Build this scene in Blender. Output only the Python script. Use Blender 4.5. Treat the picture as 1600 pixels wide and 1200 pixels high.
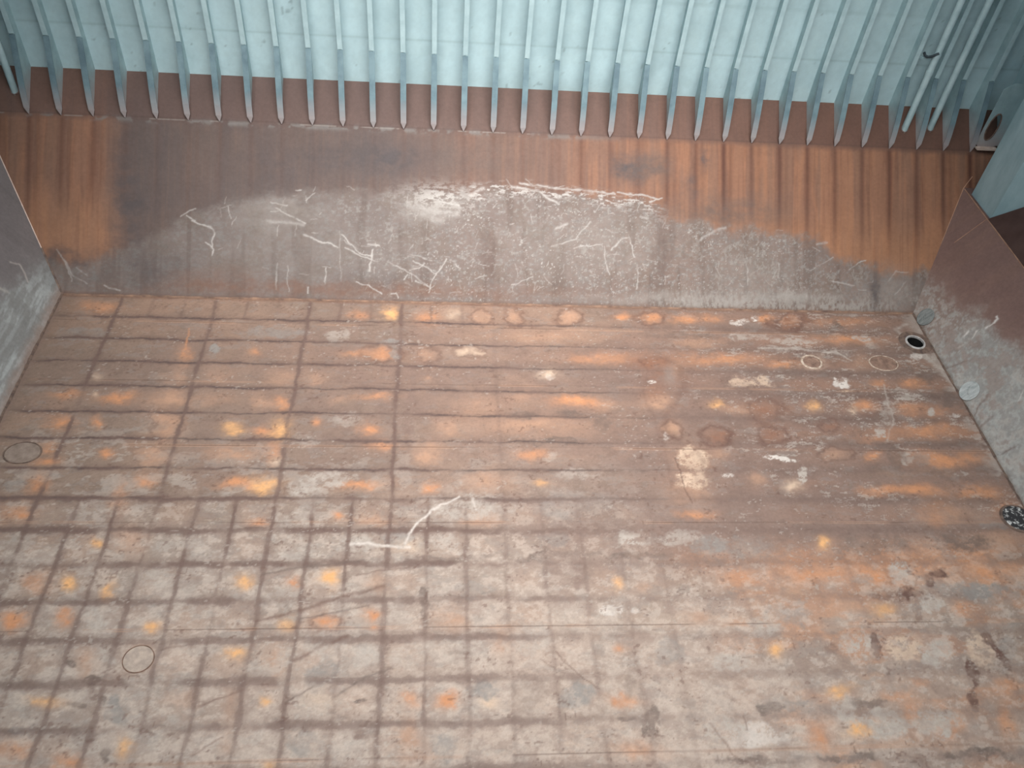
import bpy, bmesh, math, random
import numpy as np
from mathutils import Vector, Matrix

# ---------------------------------------------------------------- clearing
for o in list(bpy.data.objects):
    bpy.data.objects.remove(o, do_unlink=True)
scene = bpy.context.scene
COL = scene.collection

# ---------------------------------------------------------------- camera
YAW, PITCH, ROLL = 0.125655, 0.799403, 0.104792
CAM = (1.0215, -17.2523, 14.7957)
def camera_axes():
    sa, ca, sb, cb = math.sin(YAW), math.cos(YAW), math.sin(PITCH), math.cos(PITCH)
    fwd = Vector((sa*cb, ca*cb, -sb)); right = Vector((ca, -sa, 0)); up = right.cross(fwd)
    r = right*math.cos(ROLL) + up*math.sin(ROLL)
    u = -right*math.sin(ROLL) + up*math.cos(ROLL)
    return r, u, fwd
r_, u_, f_ = camera_axes()
cd = bpy.data.cameras.new('camera'); cam = bpy.data.objects.new('camera', cd); COL.objects.link(cam)
cd.sensor_width = 36; cd.lens = 36*1314.2755/1600; cd.clip_end = 200; cd.clip_start = .05
M = Matrix((r_, u_, -f_)).transposed().to_4x4(); M.translation = Vector(CAM)
cam.matrix_world = M
scene.camera = cam

# ---------------------------------------------------------------- daylight
world = bpy.data.worlds.new('overcast_sky'); scene.world = world; world.use_nodes = True
bgn = world.node_tree.nodes['Background']
bgn.inputs['Color'].default_value = (0.90, 0.97, 1.0, 1); bgn.inputs['Strength'].default_value = 1.0
sd = bpy.data.lights.new('overcast_sun', 'SUN'); sd.energy = 2.6; sd.angle = math.radians(50); sd.color = (1.0, .95, .90)
sun = bpy.data.objects.new('overcast_sun', sd); COL.objects.link(sun)
sun.rotation_euler = Vector((0.02, -0.6, 1.0)).to_track_quat('Z', 'Y').to_euler()
vs = scene.view_settings
vs.view_transform = 'Standard'; vs.look = 'None'; vs.gamma = 1; vs.use_curve_mapping = False
vs.exposure = 1.18
scene.display_settings.display_device = 'sRGB'

# ---------------------------------------------------------------- dimensions
S = 0.8                      # frame spacing
XL, XR = -8.67, 14.31        # tank top ends
RS, LS = 0.62, 0.68          # lean of the two stools
YK, ZK = 4.339, 3.982        # knuckle of hopper and side shell
YT, ZT = 3.44, 3.157         # bracket toes
HA = math.atan2(ZK, YK); HLEN = math.hypot(YK, ZK)
ZS = 2.45                    # stool top
YN = -21.0                   # near edge of the tank top
ZTOP = 16.0
HATCH = (-5.2, 10.9, -19.5, 0.8)
HOPK = .6
# ---- wear marks in plate coordinates (metres): centre, two half axes, pigment, strength, softness
FLOOR_MARKS=[
[-7.75,-1.894,1.632,0.044,0.465,-1.574,"b",0.35,1.4],[6.498,-4.779,3.991,0.044,-0.627,-3.376,"v",0.45,1.3],[1.256,-2.119,4.805,0.117,0.004,-1.842,"v",0.25,1.3],
[10.818,-4.93,3.495,0.035,-1.096,-3.2,"v",0.45,1.3],[0.086,-9.818,7.338,-0.101,0.119,-2.186,"l",0.3,1.3],[6.687,-11.839,1.62,-0.037,-0.142,-0.551,"l",0.6,1.2],
[-3.061,-11.401,3.186,-0.07,0.134,-0.65,"l",0.2,1.3],[-1.277,-8.025,3.775,-0.018,0.094,-0.885,"l",0.15,1.3],[8.256,-10.574,2.241,-0.038,-0.353,-1.125,"v",0.25,1.3],
[12.147,-8.09,2.149,-0.01,-0.485,-1.099,"p",0.3,1.3],[0.381,-11.143,2.233,-0.045,0.04,-0.907,"l",0.3,1.3],[-7.257,-0.946,1.846,0.058,0.194,-0.718,"p",0.2,1.3],
[9.911,-8.386,3.604,-0.023,-0.215,-0.606,"p",0.5,1.2],[10.094,-11.339,1.963,-0.04,-0.339,-0.824,"p",0.45,1.3],[3.672,-4.22,1.829,0.025,-0.083,-1.007,"p",0.45,1.2],
[3.091,-6.1,2.834,0.013,-0.082,-1.228,"l",0.2,1.2],[6.309,-1.15,3.455,0.098,-0.071,-0.449,"p",0.35,1.2],[7.868,-1.958,3.073,0.075,-0.071,-0.334,"o",0.35,1.2],
[5.643,-9.386,3.317,-0.037,-0.035,-0.191,"c",0.35,1.2],[3.853,-8.348,3.924,-0.025,-0.185,-1.777,"v",0.12,1.2],[9.901,-7.604,1.286,-0.003,-0.166,-0.483,"d",0.35,1.0],
[8.17,-7.194,3.141,-0.002,-0.222,-0.826,"v",0.5,1.2],[0.491,-3.239,6.436,0.122,0.073,-2.566,"v",0.28,1.3],[-3.854,-7.569,2.497,-0.006,0.094,-0.453,"l",0.15,1.2],
[-5.213,-10.111,1.653,-0.026,0.21,-0.723,"l",0.15,1.2],[3.567,-3.606,5.136,0.087,-0.171,-2.215,"v",0.5,1.2],[7.458,-7.193,3.261,-0.002,-0.218,-0.905,"v",0.6,1.2],
[-1.895,-2.196,4.656,0.114,0.192,-1.809,"v",0.25,1.2],[-5.169,-2.164,0.181,0.005,0.067,-0.312,"o",0.6,0.75],[-7.549,-3.534,0.351,0.006,0.049,-0.161,"o",0.5,0.75],
[-6.85,-3.501,0.057,0.001,0.023,-0.081,"c",0.6,0.5],[-6.321,-3.613,0.425,0.008,0.048,-0.181,"o",0.85,0.75],[-5.168,-3.653,0.429,0.007,0.059,-0.262,"p",0.7,0.5],
[-6.608,-4.362,0.124,0.002,0.048,-0.171,"o",0.9,0.75],[-7.334,-4.372,0.3,0.004,0.07,-0.227,"o",0.7,0.75],[-5.103,-4.437,0.348,0.005,0.083,-0.362,"p",0.75,0.5],
[-6.137,-5.226,0.134,0.001,0.034,-0.125,"o",0.8,0.75],[-7.334,-5.112,0.212,0.002,0.056,-0.179,"o",0.6,0.75],[-7.316,-5.502,0.288,0.002,0.039,-0.122,"o",0.8,0.75],
[-5.135,-5.306,0.364,0.003,0.08,-0.339,"p",0.7,0.5],[-3.624,-4.456,0.226,0.003,0.037,-0.211,"y",0.9,0.75],[-3.518,-5.22,0.481,0.004,0.035,-0.199,"p",0.8,0.5],
[-7.318,-6.099,0.281,0.001,0.108,-0.333,"o",0.55,0.75],[-5.083,-5.969,0.237,0.001,0.049,-0.204,"o",0.55,0.75],[-3.172,-6.044,0.507,0.003,0.026,-0.153,"o",0.9,0.75],
[-4.244,-2.801,0.327,0.007,0.048,-0.257,"p",0.4,0.5],[-5.206,-2.822,0.206,0.004,0.093,-0.426,"p",0.45,0.5],[-3.5,-2.009,0.138,0.004,0.021,-0.136,"o",0.6,0.75],
[-7.017,-2.904,0.115,0.002,0.03,-0.105,"c",0.5,0.5],[-4.245,-3.576,0.507,0.009,0.047,-0.244,"p",0.4,0.5],[-7.438,-6.764,0.311,0.0,0.043,-0.126,"o",0.4,0.75],
[-5.525,-6.389,0.18,0.001,0.12,-0.46,"o",0.35,0.75],[-0.342,-1.975,0.396,0.01,0.014,-0.253,"o",0.7,0.75],[-0.972,-2.014,0.393,0.01,0.009,-0.114,"o",0.5,0.75],
[0.694,-1.949,0.24,0.006,0.005,-0.255,"p",0.5,0.5],[1.87,-1.896,0.454,0.012,-0.003,-0.187,"c",0.6,0.5],[-2.656,-3.752,0.19,0.003,0.036,-0.263,"o",0.8,0.75],
[-3.065,-3.657,0.263,0.005,0.043,-0.284,"p",0.6,0.5],[-0.486,-3.468,0.421,0.008,0.008,-0.125,"o",0.7,0.75],[-1.302,-3.586,0.298,0.005,0.015,-0.164,"p",0.4,0.5],
[-1.745,-4.295,0.101,0.001,0.015,-0.137,"o",0.6,0.75],[-0.54,-4.474,0.261,0.003,0.013,-0.194,"o",0.8,0.75],[-2.547,-4.538,0.256,0.003,0.04,-0.287,"y",0.85,0.75],
[-2.959,-4.543,0.283,0.004,0.023,-0.153,"o",0.7,0.75],[1.262,-4.352,0.326,0.004,0.001,-0.256,"p",0.6,0.5],[0.862,-5.216,0.244,0.002,0.005,-0.277,"p",0.8,0.5],
[-0.249,-4.985,0.357,0.004,0.009,-0.15,"o",0.6,0.75],[-2.588,-5.247,0.166,0.002,0.047,-0.327,"o",0.6,0.75],[-2.489,-5.463,0.11,0.001,0.015,-0.107,"c",0.8,0.5],
[-2.698,-6.076,0.295,0.001,0.031,-0.205,"y",0.9,0.75],[-0.571,-6.065,0.479,0.002,0.009,-0.121,"o",0.8,0.75],[0.877,-6.11,0.194,0.001,0.003,-0.156,"o",0.8,0.75],
[2.038,-5.965,0.564,0.003,-0.007,-0.246,"p",0.6,0.5],[2.021,-3.736,0.534,0.009,-0.009,-0.372,"p",0.4,0.5],[-1.941,-2.903,0.212,0.004,0.021,-0.193,"p",0.5,0.5],
[-2.731,-2.876,0.376,0.008,0.032,-0.236,"p",0.45,0.5],[0.79,-2.824,0.078,0.002,0.002,-0.087,"p",0.5,0.5],[3.582,-1.228,1.009,0.029,-0.016,-0.221,"p",0.45,0.5],
[5.172,-2.023,0.998,0.024,-0.027,-0.211,"o",0.45,0.75],[8.381,-1.945,1.029,0.025,-0.049,-0.215,"o",0.6,0.75],[7.824,-1.355,0.522,0.014,-0.041,-0.198,"p",0.5,0.5],
[4.354,-3.53,0.628,0.011,-0.02,-0.19,"o",0.75,0.75],[5.003,-3.624,0.189,0.003,-0.016,-0.126,"p",0.6,0.5],[3.771,-2.628,0.242,0.005,-0.011,-0.135,"c",0.7,0.5],
[3.209,-4.326,1.21,0.016,-0.017,-0.259,"p",0.6,0.5],[3.183,-5.157,0.367,0.003,-0.01,-0.15,"o",0.6,0.75],[3.31,-6.011,0.199,0.001,-0.007,-0.088,"y",0.5,0.75],
[3.036,-3.405,0.312,0.006,-0.011,-0.191,"p",0.4,0.5],[6.744,-2.563,0.53,0.011,-0.099,-0.547,"r",0.45,0.5],[6.3,-3.238,0.323,0.006,-0.044,-0.261,"r",0.35,0.5],
[6.827,-2.562,0.199,0.004,-0.058,-0.319,"g",0.5,0.5],[6.4,-2.157,0.469,0.011,-0.039,-0.234,"r",0.5,0.5],[7.12,-2.326,0.201,0.005,-0.044,-0.232,"p",0.6,0.5],
[6.413,-3.516,0.352,0.006,-0.041,-0.235,"p",0.8,0.5],[6.603,-4.381,0.202,0.003,-0.049,-0.262,"p",0.7,0.5],[6.813,-5.351,0.452,0.004,-0.091,-0.452,"p",0.6,0.5],
[6.677,-6.172,0.468,0.002,-0.079,-0.39,"p",0.5,0.5],[7.623,-4.569,0.344,0.004,-0.045,-0.2,"r",0.55,0.5],[7.845,-3.577,0.21,0.004,-0.034,-0.15,"y",0.8,0.75],
[8.291,-3.739,0.485,0.008,-0.036,-0.148,"p",0.5,0.5],[8.229,-5.859,0.24,0.001,-0.047,-0.182,"p",0.5,0.5],[7.581,-5.097,0.215,0.002,-0.035,-0.154,"p",0.4,0.5],
[10.559,-0.463,0.476,0.015,-0.083,-0.291,"r",0.7,0.5],[12.283,-0.382,1.024,0.032,-0.064,-0.187,"o",0.5,0.75],[12.026,-1.14,1.089,0.03,-0.069,-0.204,"o",0.6,0.75],
[9.956,-2.144,0.38,0.009,-0.047,-0.166,"o",0.7,0.75],[12.093,-1.975,0.265,0.006,-0.102,-0.29,"p",0.6,0.5],[12.294,-2.721,0.208,0.004,-0.051,-0.138,"o",0.7,0.75],
[13.216,-2.702,0.384,0.008,-0.064,-0.162,"o",0.7,0.75],[10.315,-3.6,0.165,0.003,-0.047,-0.151,"y",0.85,0.75],[11.31,-3.734,0.116,0.002,-0.045,-0.129,"c",0.9,0.5],
[11.628,-3.535,0.302,0.005,-0.069,-0.196,"o",0.7,0.75],[12.765,-3.625,0.507,0.008,-0.077,-0.196,"o",0.5,0.75],[13.549,-3.764,0.423,0.006,-0.073,-0.173,"o",0.5,0.75],
[12.975,-4.341,0.991,0.013,-0.103,-0.249,"o",0.6,0.75],[11.565,-4.623,0.646,0.007,-0.059,-0.162,"o",0.4,0.75],[11.258,-5.16,0.206,0.002,-0.056,-0.156,"o",0.7,0.75],
[13.083,-5.241,1.042,0.009,-0.1,-0.234,"o",0.7,0.75],[11.062,-6.207,0.532,0.002,-0.06,-0.162,"o",0.7,0.75],[11.923,-6.149,0.615,0.003,-0.073,-0.182,"o",0.75,0.75],
[13.352,-6.234,0.699,0.003,-0.099,-0.218,"o",0.6,0.75],[9.085,-6.017,0.18,0.001,-0.042,-0.145,"c",0.95,0.5],[12.427,-6.769,0.906,0.001,-0.09,-0.209,"p",0.4,0.5],
[9.038,-4.552,0.38,0.005,-0.072,-0.261,"r",0.5,0.5],[9.102,-3.726,0.391,0.006,-0.103,-0.383,"r",0.45,0.5],[10.351,-5.148,0.377,0.003,-0.07,-0.213,"p",0.45,0.5],
[10.524,-4.228,0.243,0.003,-0.067,-0.207,"r",0.4,0.5],[12.108,-5.687,1.252,0.008,-0.038,-0.094,"p",0.3,0.5],[-0.257,-0.473,0.183,0.006,0.014,-0.279,"y",0.95,0.75],
[-1.082,-0.551,0.33,0.011,0.017,-0.226,"o",0.55,0.75],[0.667,-0.62,0.368,0.012,0.006,-0.277,"o",0.6,0.75],[1.421,-0.469,0.203,0.007,-0.001,-0.23,"c",0.5,0.5],
[2.132,-0.523,0.255,0.008,-0.006,-0.255,"p",0.65,0.5],[3.035,-0.494,0.257,0.008,-0.016,-0.308,"p",0.65,0.5],[4.467,-0.448,0.365,0.012,-0.03,-0.31,"p",0.75,0.5],
[5.985,-0.425,0.247,0.008,-0.023,-0.156,"o",0.7,0.75],[6.745,-0.4,0.355,0.011,-0.044,-0.262,"o",0.65,0.75],[7.661,-0.423,0.357,0.011,-0.036,-0.183,"o",0.65,0.75],
[8.42,-0.373,0.324,0.01,-0.035,-0.158,"o",0.6,0.75],[9.926,-0.325,0.164,0.005,-0.042,-0.16,"o",0.8,0.75],[-7.636,-0.419,0.561,0.019,0.076,-0.272,"o",0.55,0.75],
[-7.375,-6.874,0.173,0.0,0.032,-0.094,"o",0.7,0.75],[-5.668,-7.534,0.135,-0.0,0.029,-0.105,"y",0.9,0.75],[-5.133,-7.415,0.273,-0.0,0.101,-0.394,"p",0.4,0.5],
[-6.57,-8.394,0.328,-0.002,0.086,-0.264,"o",0.5,0.75],[-5.953,-8.454,0.129,-0.001,0.058,-0.194,"y",0.8,0.75],[-5.184,-8.597,0.13,-0.001,0.056,-0.206,"y",0.8,0.75],
[-6.695,-9.221,0.248,-0.003,0.075,-0.22,"o",0.75,0.75],[-5.887,-9.165,0.16,-0.002,0.06,-0.196,"o",0.85,0.75],[-4.174,-9.366,0.15,-0.002,0.028,-0.117,"y",0.9,0.75],
[-2.704,-8.449,0.158,-0.001,0.026,-0.155,"y",0.95,0.75],[-4.183,-9.944,0.146,-0.002,0.051,-0.209,"o",0.8,0.75],[-2.598,-9.906,0.206,-0.003,0.024,-0.137,"y",0.7,0.75],
[-5.198,-10.051,0.111,-0.002,0.088,-0.303,"p",0.5,0.5],[-5.688,-10.742,0.277,-0.005,0.033,-0.102,"y",0.7,0.75],[-5.859,-11.571,0.286,-0.007,0.064,-0.188,"o",0.5,0.75],
[-4.983,-11.777,0.204,-0.005,0.037,-0.124,"o",0.75,0.75],[-4.154,-11.558,0.114,-0.003,0.047,-0.18,"y",0.75,0.75],[-3.384,-10.785,0.218,-0.004,0.037,-0.172,"p",0.4,0.5],
[-2.5,-10.972,0.109,-0.002,0.056,-0.317,"p",0.45,0.5],[-2.456,-11.522,0.128,-0.003,0.027,-0.15,"p",0.35,0.5],[-1.758,-8.484,0.16,-0.001,0.016,-0.127,"o",0.9,0.75],
[-1.06,-8.317,0.212,-0.001,0.018,-0.187,"y",0.95,0.75],[-0.113,-8.467,0.175,-0.001,0.012,-0.2,"p",0.5,0.5],[-1.073,-6.836,0.159,0.0,0.011,-0.113,"o",0.8,0.75],
[-2.592,-7.029,0.233,0.0,0.017,-0.111,"o",0.85,0.75],[-1.727,-9.368,0.154,-0.002,0.016,-0.118,"y",0.65,0.75],[-1.021,-9.324,0.227,-0.003,0.015,-0.145,"o",0.7,0.75],
[-0.193,-9.16,0.158,-0.002,0.01,-0.148,"o",0.8,0.75],[-0.126,-9.453,0.108,-0.001,0.004,-0.066,"o",0.7,0.75],[1.335,-9.27,0.245,-0.003,-0.0,-0.202,"p",0.55,0.5],
[-1.859,-10.102,0.183,-0.003,0.042,-0.295,"p",0.65,0.5],[-1.924,-10.813,0.122,-0.002,0.014,-0.092,"y",0.9,0.75],[0.616,-10.826,0.204,-0.004,0.004,-0.128,"o",0.7,0.75],
[1.334,-10.839,0.194,-0.004,-0.0,-0.141,"o",0.75,0.75],[2.038,-6.98,0.38,0.0,-0.004,-0.147,"p",0.6,0.5],[0.423,-7.687,0.324,-0.001,0.006,-0.168,"c",0.7,0.5],
[2.339,-9.719,0.146,-0.002,-0.013,-0.286,"p",0.5,0.5],[2.021,-10.91,0.126,-0.002,-0.003,-0.093,"c",0.7,0.5],[-0.334,-6.981,0.596,0.0,0.007,-0.113,"p",0.45,0.5],
[0.616,-11.482,0.242,-0.005,0.013,-0.384,"p",0.6,0.5],[-1.042,-10.771,0.246,-0.005,0.018,-0.163,"c",0.35,0.5],[-1.709,-11.908,0.147,-0.004,0.012,-0.083,"y",0.5,0.75],
[4.699,-8.501,0.118,-0.001,-0.02,-0.146,"y",0.85,0.75],[5.13,-8.606,0.157,-0.001,-0.016,-0.102,"p",0.4,0.5],[4.503,-9.904,0.111,-0.002,-0.014,-0.104,"o",0.65,0.75],
[4.469,-10.909,0.259,-0.005,-0.017,-0.118,"o",0.9,0.75],[7.168,-8.399,0.337,-0.002,-0.043,-0.179,"o",0.65,0.75],[6.21,-9.31,0.154,-0.002,-0.023,-0.11,"p",0.5,0.5],
[6.616,-6.827,0.428,0.0,-0.024,-0.118,"o",0.6,0.75],[4.612,-11.878,0.452,-0.011,-0.024,-0.152,"o",0.4,0.75],[9.299,-7.571,0.142,-0.0,-0.046,-0.145,"y",0.95,0.75],
[7.609,-9.987,0.14,-0.002,-0.04,-0.144,"y",0.95,0.75],[8.877,-8.38,0.961,-0.006,-0.084,-0.271,"o",0.5,0.75],[10.077,-8.311,0.446,-0.003,-0.093,-0.259,"o",0.75,0.75],
[12.627,-8.295,0.857,-0.005,-0.136,-0.294,"o",0.65,0.75],[10.044,-9.153,0.269,-0.003,-0.069,-0.185,"y",0.6,0.75],[9.249,-9.117,0.535,-0.005,-0.043,-0.128,"p",0.6,0.5],
[11.752,-9.141,0.219,-0.002,-0.077,-0.172,"o",0.5,0.75],[8.581,-10.803,0.247,-0.004,-0.045,-0.135,"y",0.7,0.75],[8.66,-11.509,0.288,-0.006,-0.052,-0.149,"y",0.7,0.75],
[9.825,-11.239,0.172,-0.003,-0.141,-0.356,"o",0.55,0.75],[10.484,-11.582,0.219,-0.005,-0.09,-0.207,"o",0.5,0.75],[11.519,-11.487,0.247,-0.005,-0.169,-0.351,"o",0.55,0.75],
[11.903,-10.825,0.256,-0.005,-0.133,-0.274,"o",0.55,0.75],[7.921,-11.642,0.213,-0.005,-0.099,-0.316,"o",0.6,0.75],[9.619,-10.969,0.31,-0.006,-0.046,-0.121,"o",0.4,0.75],
[8.289,-8.747,0.188,-0.002,-0.042,-0.146,"p",0.6,0.5],[13.879,-6.591,0.308,0.001,-0.103,-0.213,"o",0.5,0.75],[13.169,-7.448,0.667,-0.001,-0.109,-0.232,"p",0.5,0.5],
[9.285,-11.842,1.427,-0.032,-0.034,-0.089,"p",0.4,0.5],[12.126,-6.769,0.376,0.001,-0.181,-0.434,"o",0.35,0.75],[6.824,-5.294,0.363,0.003,-0.057,-0.283,"c",0.9,0.3],
[6.709,-5.867,0.399,0.002,-0.044,-0.217,"c",0.85,0.3],[8.847,-2.813,0.503,0.01,-0.051,-0.204,"c",0.6,0.3],[11.312,-2.741,0.223,0.005,-0.061,-0.184,"w",0.9,0.3],
[11.29,-3.057,0.204,0.004,-0.015,-0.045,"c",0.8,0.3],[8.993,-5.276,0.339,0.003,-0.027,-0.096,"w",0.95,0.3],[9.404,-5.705,0.092,0.001,-0.078,-0.26,"l",0.8,0.3],
[12.922,-3.228,0.377,0.007,-0.053,-0.134,"l",0.8,0.3],[12.144,-3.721,0.134,0.002,-0.137,-0.367,"l",0.7,0.3],[13.296,-3.725,0.101,0.002,-0.054,-0.13,"l",0.8,0.3],
[11.721,-4.418,0.098,0.001,-0.076,-0.205,"l",0.8,0.3],[12.077,-5.249,0.127,0.001,-0.069,-0.175,"l",0.7,0.3],[9.202,-0.479,0.253,0.008,-0.032,-0.131,"w",0.7,0.3],
[9.689,-0.332,0.146,0.005,-0.028,-0.106,"w",0.85,0.3],[9.11,-1.07,0.355,0.01,-0.044,-0.177,"l",0.6,0.3],[9.666,-1.105,0.267,0.008,-0.04,-0.152,"l",0.6,0.3],
[10.487,-1.207,0.715,0.02,-0.044,-0.151,"l",0.6,0.3],[12.426,-1.027,0.274,0.008,-0.045,-0.129,"l",0.7,0.3],[12.393,-0.058,0.376,0.012,-0.046,-0.136,"l",0.5,0.3],
[12.581,-1.351,0.217,0.006,-0.073,-0.202,"l",0.4,0.3],[9.951,-1.544,0.528,0.014,-0.034,-0.123,"l",0.5,0.3],[14.018,-1.808,0.362,0.009,-0.081,-0.197,"l",0.55,0.3],
[13.687,-1.742,0.145,0.004,-0.049,-0.124,"w",0.6,0.3],[13.209,-5.68,0.19,0.001,-0.033,-0.076,"l",0.6,0.3],[13.925,-3.865,0.102,0.002,-0.028,-0.065,"w",0.6,0.3],
[14.146,-4.491,0.166,0.002,-0.066,-0.145,"l",0.6,0.3],[3.535,-7.509,0.27,-0.001,-0.018,-0.205,"g",0.7,0.3],[5.173,-7.465,0.384,-0.001,-0.032,-0.207,"l",0.75,0.3],
[6.825,-7.628,0.416,-0.001,-0.038,-0.174,"g",0.6,0.3],[6.144,-7.435,0.416,-0.001,-0.037,-0.192,"l",0.5,0.3],[4.479,-9.07,0.255,-0.002,-0.015,-0.111,"w",0.5,0.3],
[4.98,-9.144,0.154,-0.002,-0.011,-0.069,"w",0.5,0.3],[10.723,-8.269,0.309,-0.002,-0.077,-0.199,"l",0.8,0.3],[11.032,-9.062,0.409,-0.004,-0.077,-0.187,"l",0.8,0.3],
[9.35,-9.971,0.233,-0.003,-0.112,-0.317,"l",0.9,0.3],[10.102,-9.982,0.338,-0.005,-0.113,-0.292,"c",0.6,0.3],[10.762,-10.097,0.339,-0.005,-0.121,-0.29,"l",0.8,0.3],
[11.728,-10.004,0.264,-0.004,-0.16,-0.347,"c",0.6,0.3],[12.31,-9.985,0.293,-0.004,-0.104,-0.215,"g",0.5,0.3],[9.316,-11.441,0.46,-0.01,-0.087,-0.232,"l",0.8,0.3],
[10.177,-11.436,0.428,-0.009,-0.097,-0.233,"l",0.75,0.3],[8.551,-11.19,0.243,-0.005,-0.08,-0.236,"l",0.6,0.3],[6.759,-11.56,0.586,-0.013,-0.064,-0.249,"w",0.45,0.3],
[6.188,-11.491,0.351,-0.007,-0.052,-0.227,"l",0.7,0.3],[7.497,-11.05,0.605,-0.012,-0.041,-0.143,"g",0.5,0.3],[7.932,-11.978,0.699,-0.016,-0.028,-0.088,"g",0.4,0.3],
[9.147,-9.808,0.182,-0.002,-0.083,-0.241,"l",0.6,0.3],[8.078,-9.246,0.394,-0.004,-0.065,-0.224,"g",0.5,0.3],[7.48,-9.516,0.258,-0.003,-0.058,-0.218,"l",0.6,0.3],
[6.602,-10.231,0.373,-0.006,-0.048,-0.204,"l",0.6,0.3],[5.463,-10.021,0.297,-0.004,-0.057,-0.31,"g",0.6,0.3],[3.651,-10.859,0.328,-0.006,-0.023,-0.213,"g",0.7,0.3],
[-1.749,-6.122,0.405,0.002,0.028,-0.239,"l",0.7,0.3],[-1.233,-5.861,0.411,0.002,0.02,-0.209,"l",0.6,0.3],[-1.97,-7.029,0.52,0.0,0.033,-0.254,"l",0.4,0.3],
[-1.681,-7.801,0.354,-0.001,0.025,-0.21,"l",0.5,0.3],[-0.554,-7.577,0.336,-0.001,0.014,-0.184,"l",0.7,0.3],[0.217,-7.424,0.288,-0.001,0.01,-0.218,"g",0.6,0.3],
[1.138,-7.582,0.367,-0.001,0.002,-0.247,"l",0.5,0.3],[1.815,-6.617,0.823,0.002,-0.006,-0.335,"l",0.6,0.3],[-1.037,-10.297,0.343,-0.006,0.026,-0.243,"g",0.6,0.3],
[-0.25,-10.064,0.28,-0.004,0.017,-0.249,"l",0.6,0.3],[-1.089,-9.801,0.35,-0.005,0.021,-0.203,"l",0.6,0.3],[1.971,-10.649,0.232,-0.004,-0.005,-0.167,"g",0.7,0.3],
[-1.226,-11.55,0.323,-0.007,0.024,-0.194,"g",0.5,0.3],[1.17,-11.712,0.263,-0.006,0.001,-0.194,"g",0.6,0.3],[-1.502,-1.373,0.352,0.01,0.017,-0.191,"l",0.5,0.3],
[-3.105,-1.3,0.79,0.023,0.03,-0.214,"g",0.5,0.3],[-4.516,-1.922,0.122,0.003,0.03,-0.159,"g",0.9,0.3],[-7.885,-1.439,0.602,0.018,0.082,-0.277,"g",0.4,0.3],
[-7.773,-6.151,0.229,0.001,0.068,-0.198,"g",0.6,0.3],[-4.444,-10.934,0.214,-0.004,0.054,-0.202,"g",0.8,0.3],[-5.239,-9.237,0.206,-0.002,0.066,-0.234,"l",0.6,0.3],
[-4.894,-9.873,0.201,-0.003,0.061,-0.222,"l",0.6,0.3],[-5.82,-11.234,0.208,-0.004,0.022,-0.065,"g",0.7,0.3],[-4.411,-8.367,0.336,-0.002,0.06,-0.253,"l",0.5,0.3],
[-3.729,-7.569,0.375,-0.001,0.043,-0.211,"l",0.35,0.3],[-3.216,-8.304,0.244,-0.002,0.037,-0.199,"l",0.35,0.3],[-6.757,-7.709,0.361,-0.001,0.057,-0.176,"l",0.3,0.3],
[9.815,-8.461,0.276,-0.002,-0.053,-0.15,"g",0.5,0.3],[2.85,-9.726,0.366,-0.005,-0.017,-0.261,"l",0.4,0.3],[1.514,-9.837,0.36,-0.005,-0.002,-0.256,"l",0.4,0.3],
[0.564,-9.951,0.331,-0.005,0.009,-0.253,"l",0.4,0.3],[6.319,-2.842,0.131,0.003,-0.011,-0.067,"w",0.9,0.3],[7.581,-5.753,0.15,0.001,-0.017,-0.073,"w",0.6,0.3],
[6.37,-4.643,0.092,0.001,-0.032,-0.178,"w",0.6,0.3],[-2.053,-8.733,0.485,-0.004,0.031,-0.221,"l",0.4,0.3],[3.794,-2.739,0.16,0.003,-0.009,-0.111,"w",0.3,0.3],
[12.839,-3.005,0.69,0.013,-0.026,-0.068,"l",0.5,0.3],[3.589,-5.228,0.147,0.001,-0.012,-0.15,"l",0.5,0.3],[4.125,-5.739,0.435,0.003,-0.015,-0.145,"l",0.4,0.3],
[-1.101,-4.188,0.365,0.005,0.017,-0.197,"l",0.35,0.3],[-2.036,-4.873,0.353,0.004,0.023,-0.187,"l",0.35,0.3],[4.034,-6.612,0.841,0.002,-0.035,-0.338,"g",0.35,0.3],
[7.739,-7.757,0.556,-0.002,-0.065,-0.252,"g",0.4,0.3],[-0.258,-6.029,0.275,0.001,0.012,-0.208,"l",0.3,0.3],[-3.69,-6.465,0.392,0.001,0.038,-0.198,"l",0.3,0.3],
[-5.755,-6.952,0.176,0.0,0.087,-0.314,"l",0.3,0.3],[13.402,-7.112,0.451,-0.0,-0.048,-0.102,"g",0.4,0.3],[12.394,-7.529,0.587,-0.001,-0.101,-0.23,"d",0.6,0.35],
[12.283,-8.734,0.839,-0.007,-0.075,-0.164,"g",0.8,0.35],[10.403,-7.606,0.861,-0.002,-0.094,-0.258,"d",0.4,0.35],[11.6,-8.366,0.197,-0.001,-0.058,-0.138,"x",0.9,0.35],
[11.345,-8.472,0.098,-0.001,-0.082,-0.197,"x",0.9,0.35],[10.63,-8.795,0.151,-0.001,-0.075,-0.191,"x",0.95,0.35],[10.162,-8.836,0.273,-0.002,-0.027,-0.073,"x",0.5,0.35],
[11.64,-5.69,0.935,0.006,-0.043,-0.113,"d",0.3,0.35],[8.706,-9.962,0.128,-0.002,-0.043,-0.132,"x",0.4,0.35],[10.776,-12.023,0.599,-0.014,-0.041,-0.089,"d",0.7,0.35],
[8.392,-12.011,0.701,-0.017,-0.026,-0.077,"d",0.6,0.35],[6.631,-12.056,0.687,-0.017,-0.014,-0.054,"d",0.6,0.35],[7.118,-11.102,0.288,-0.006,-0.025,-0.095,"d",0.6,0.35],
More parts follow.
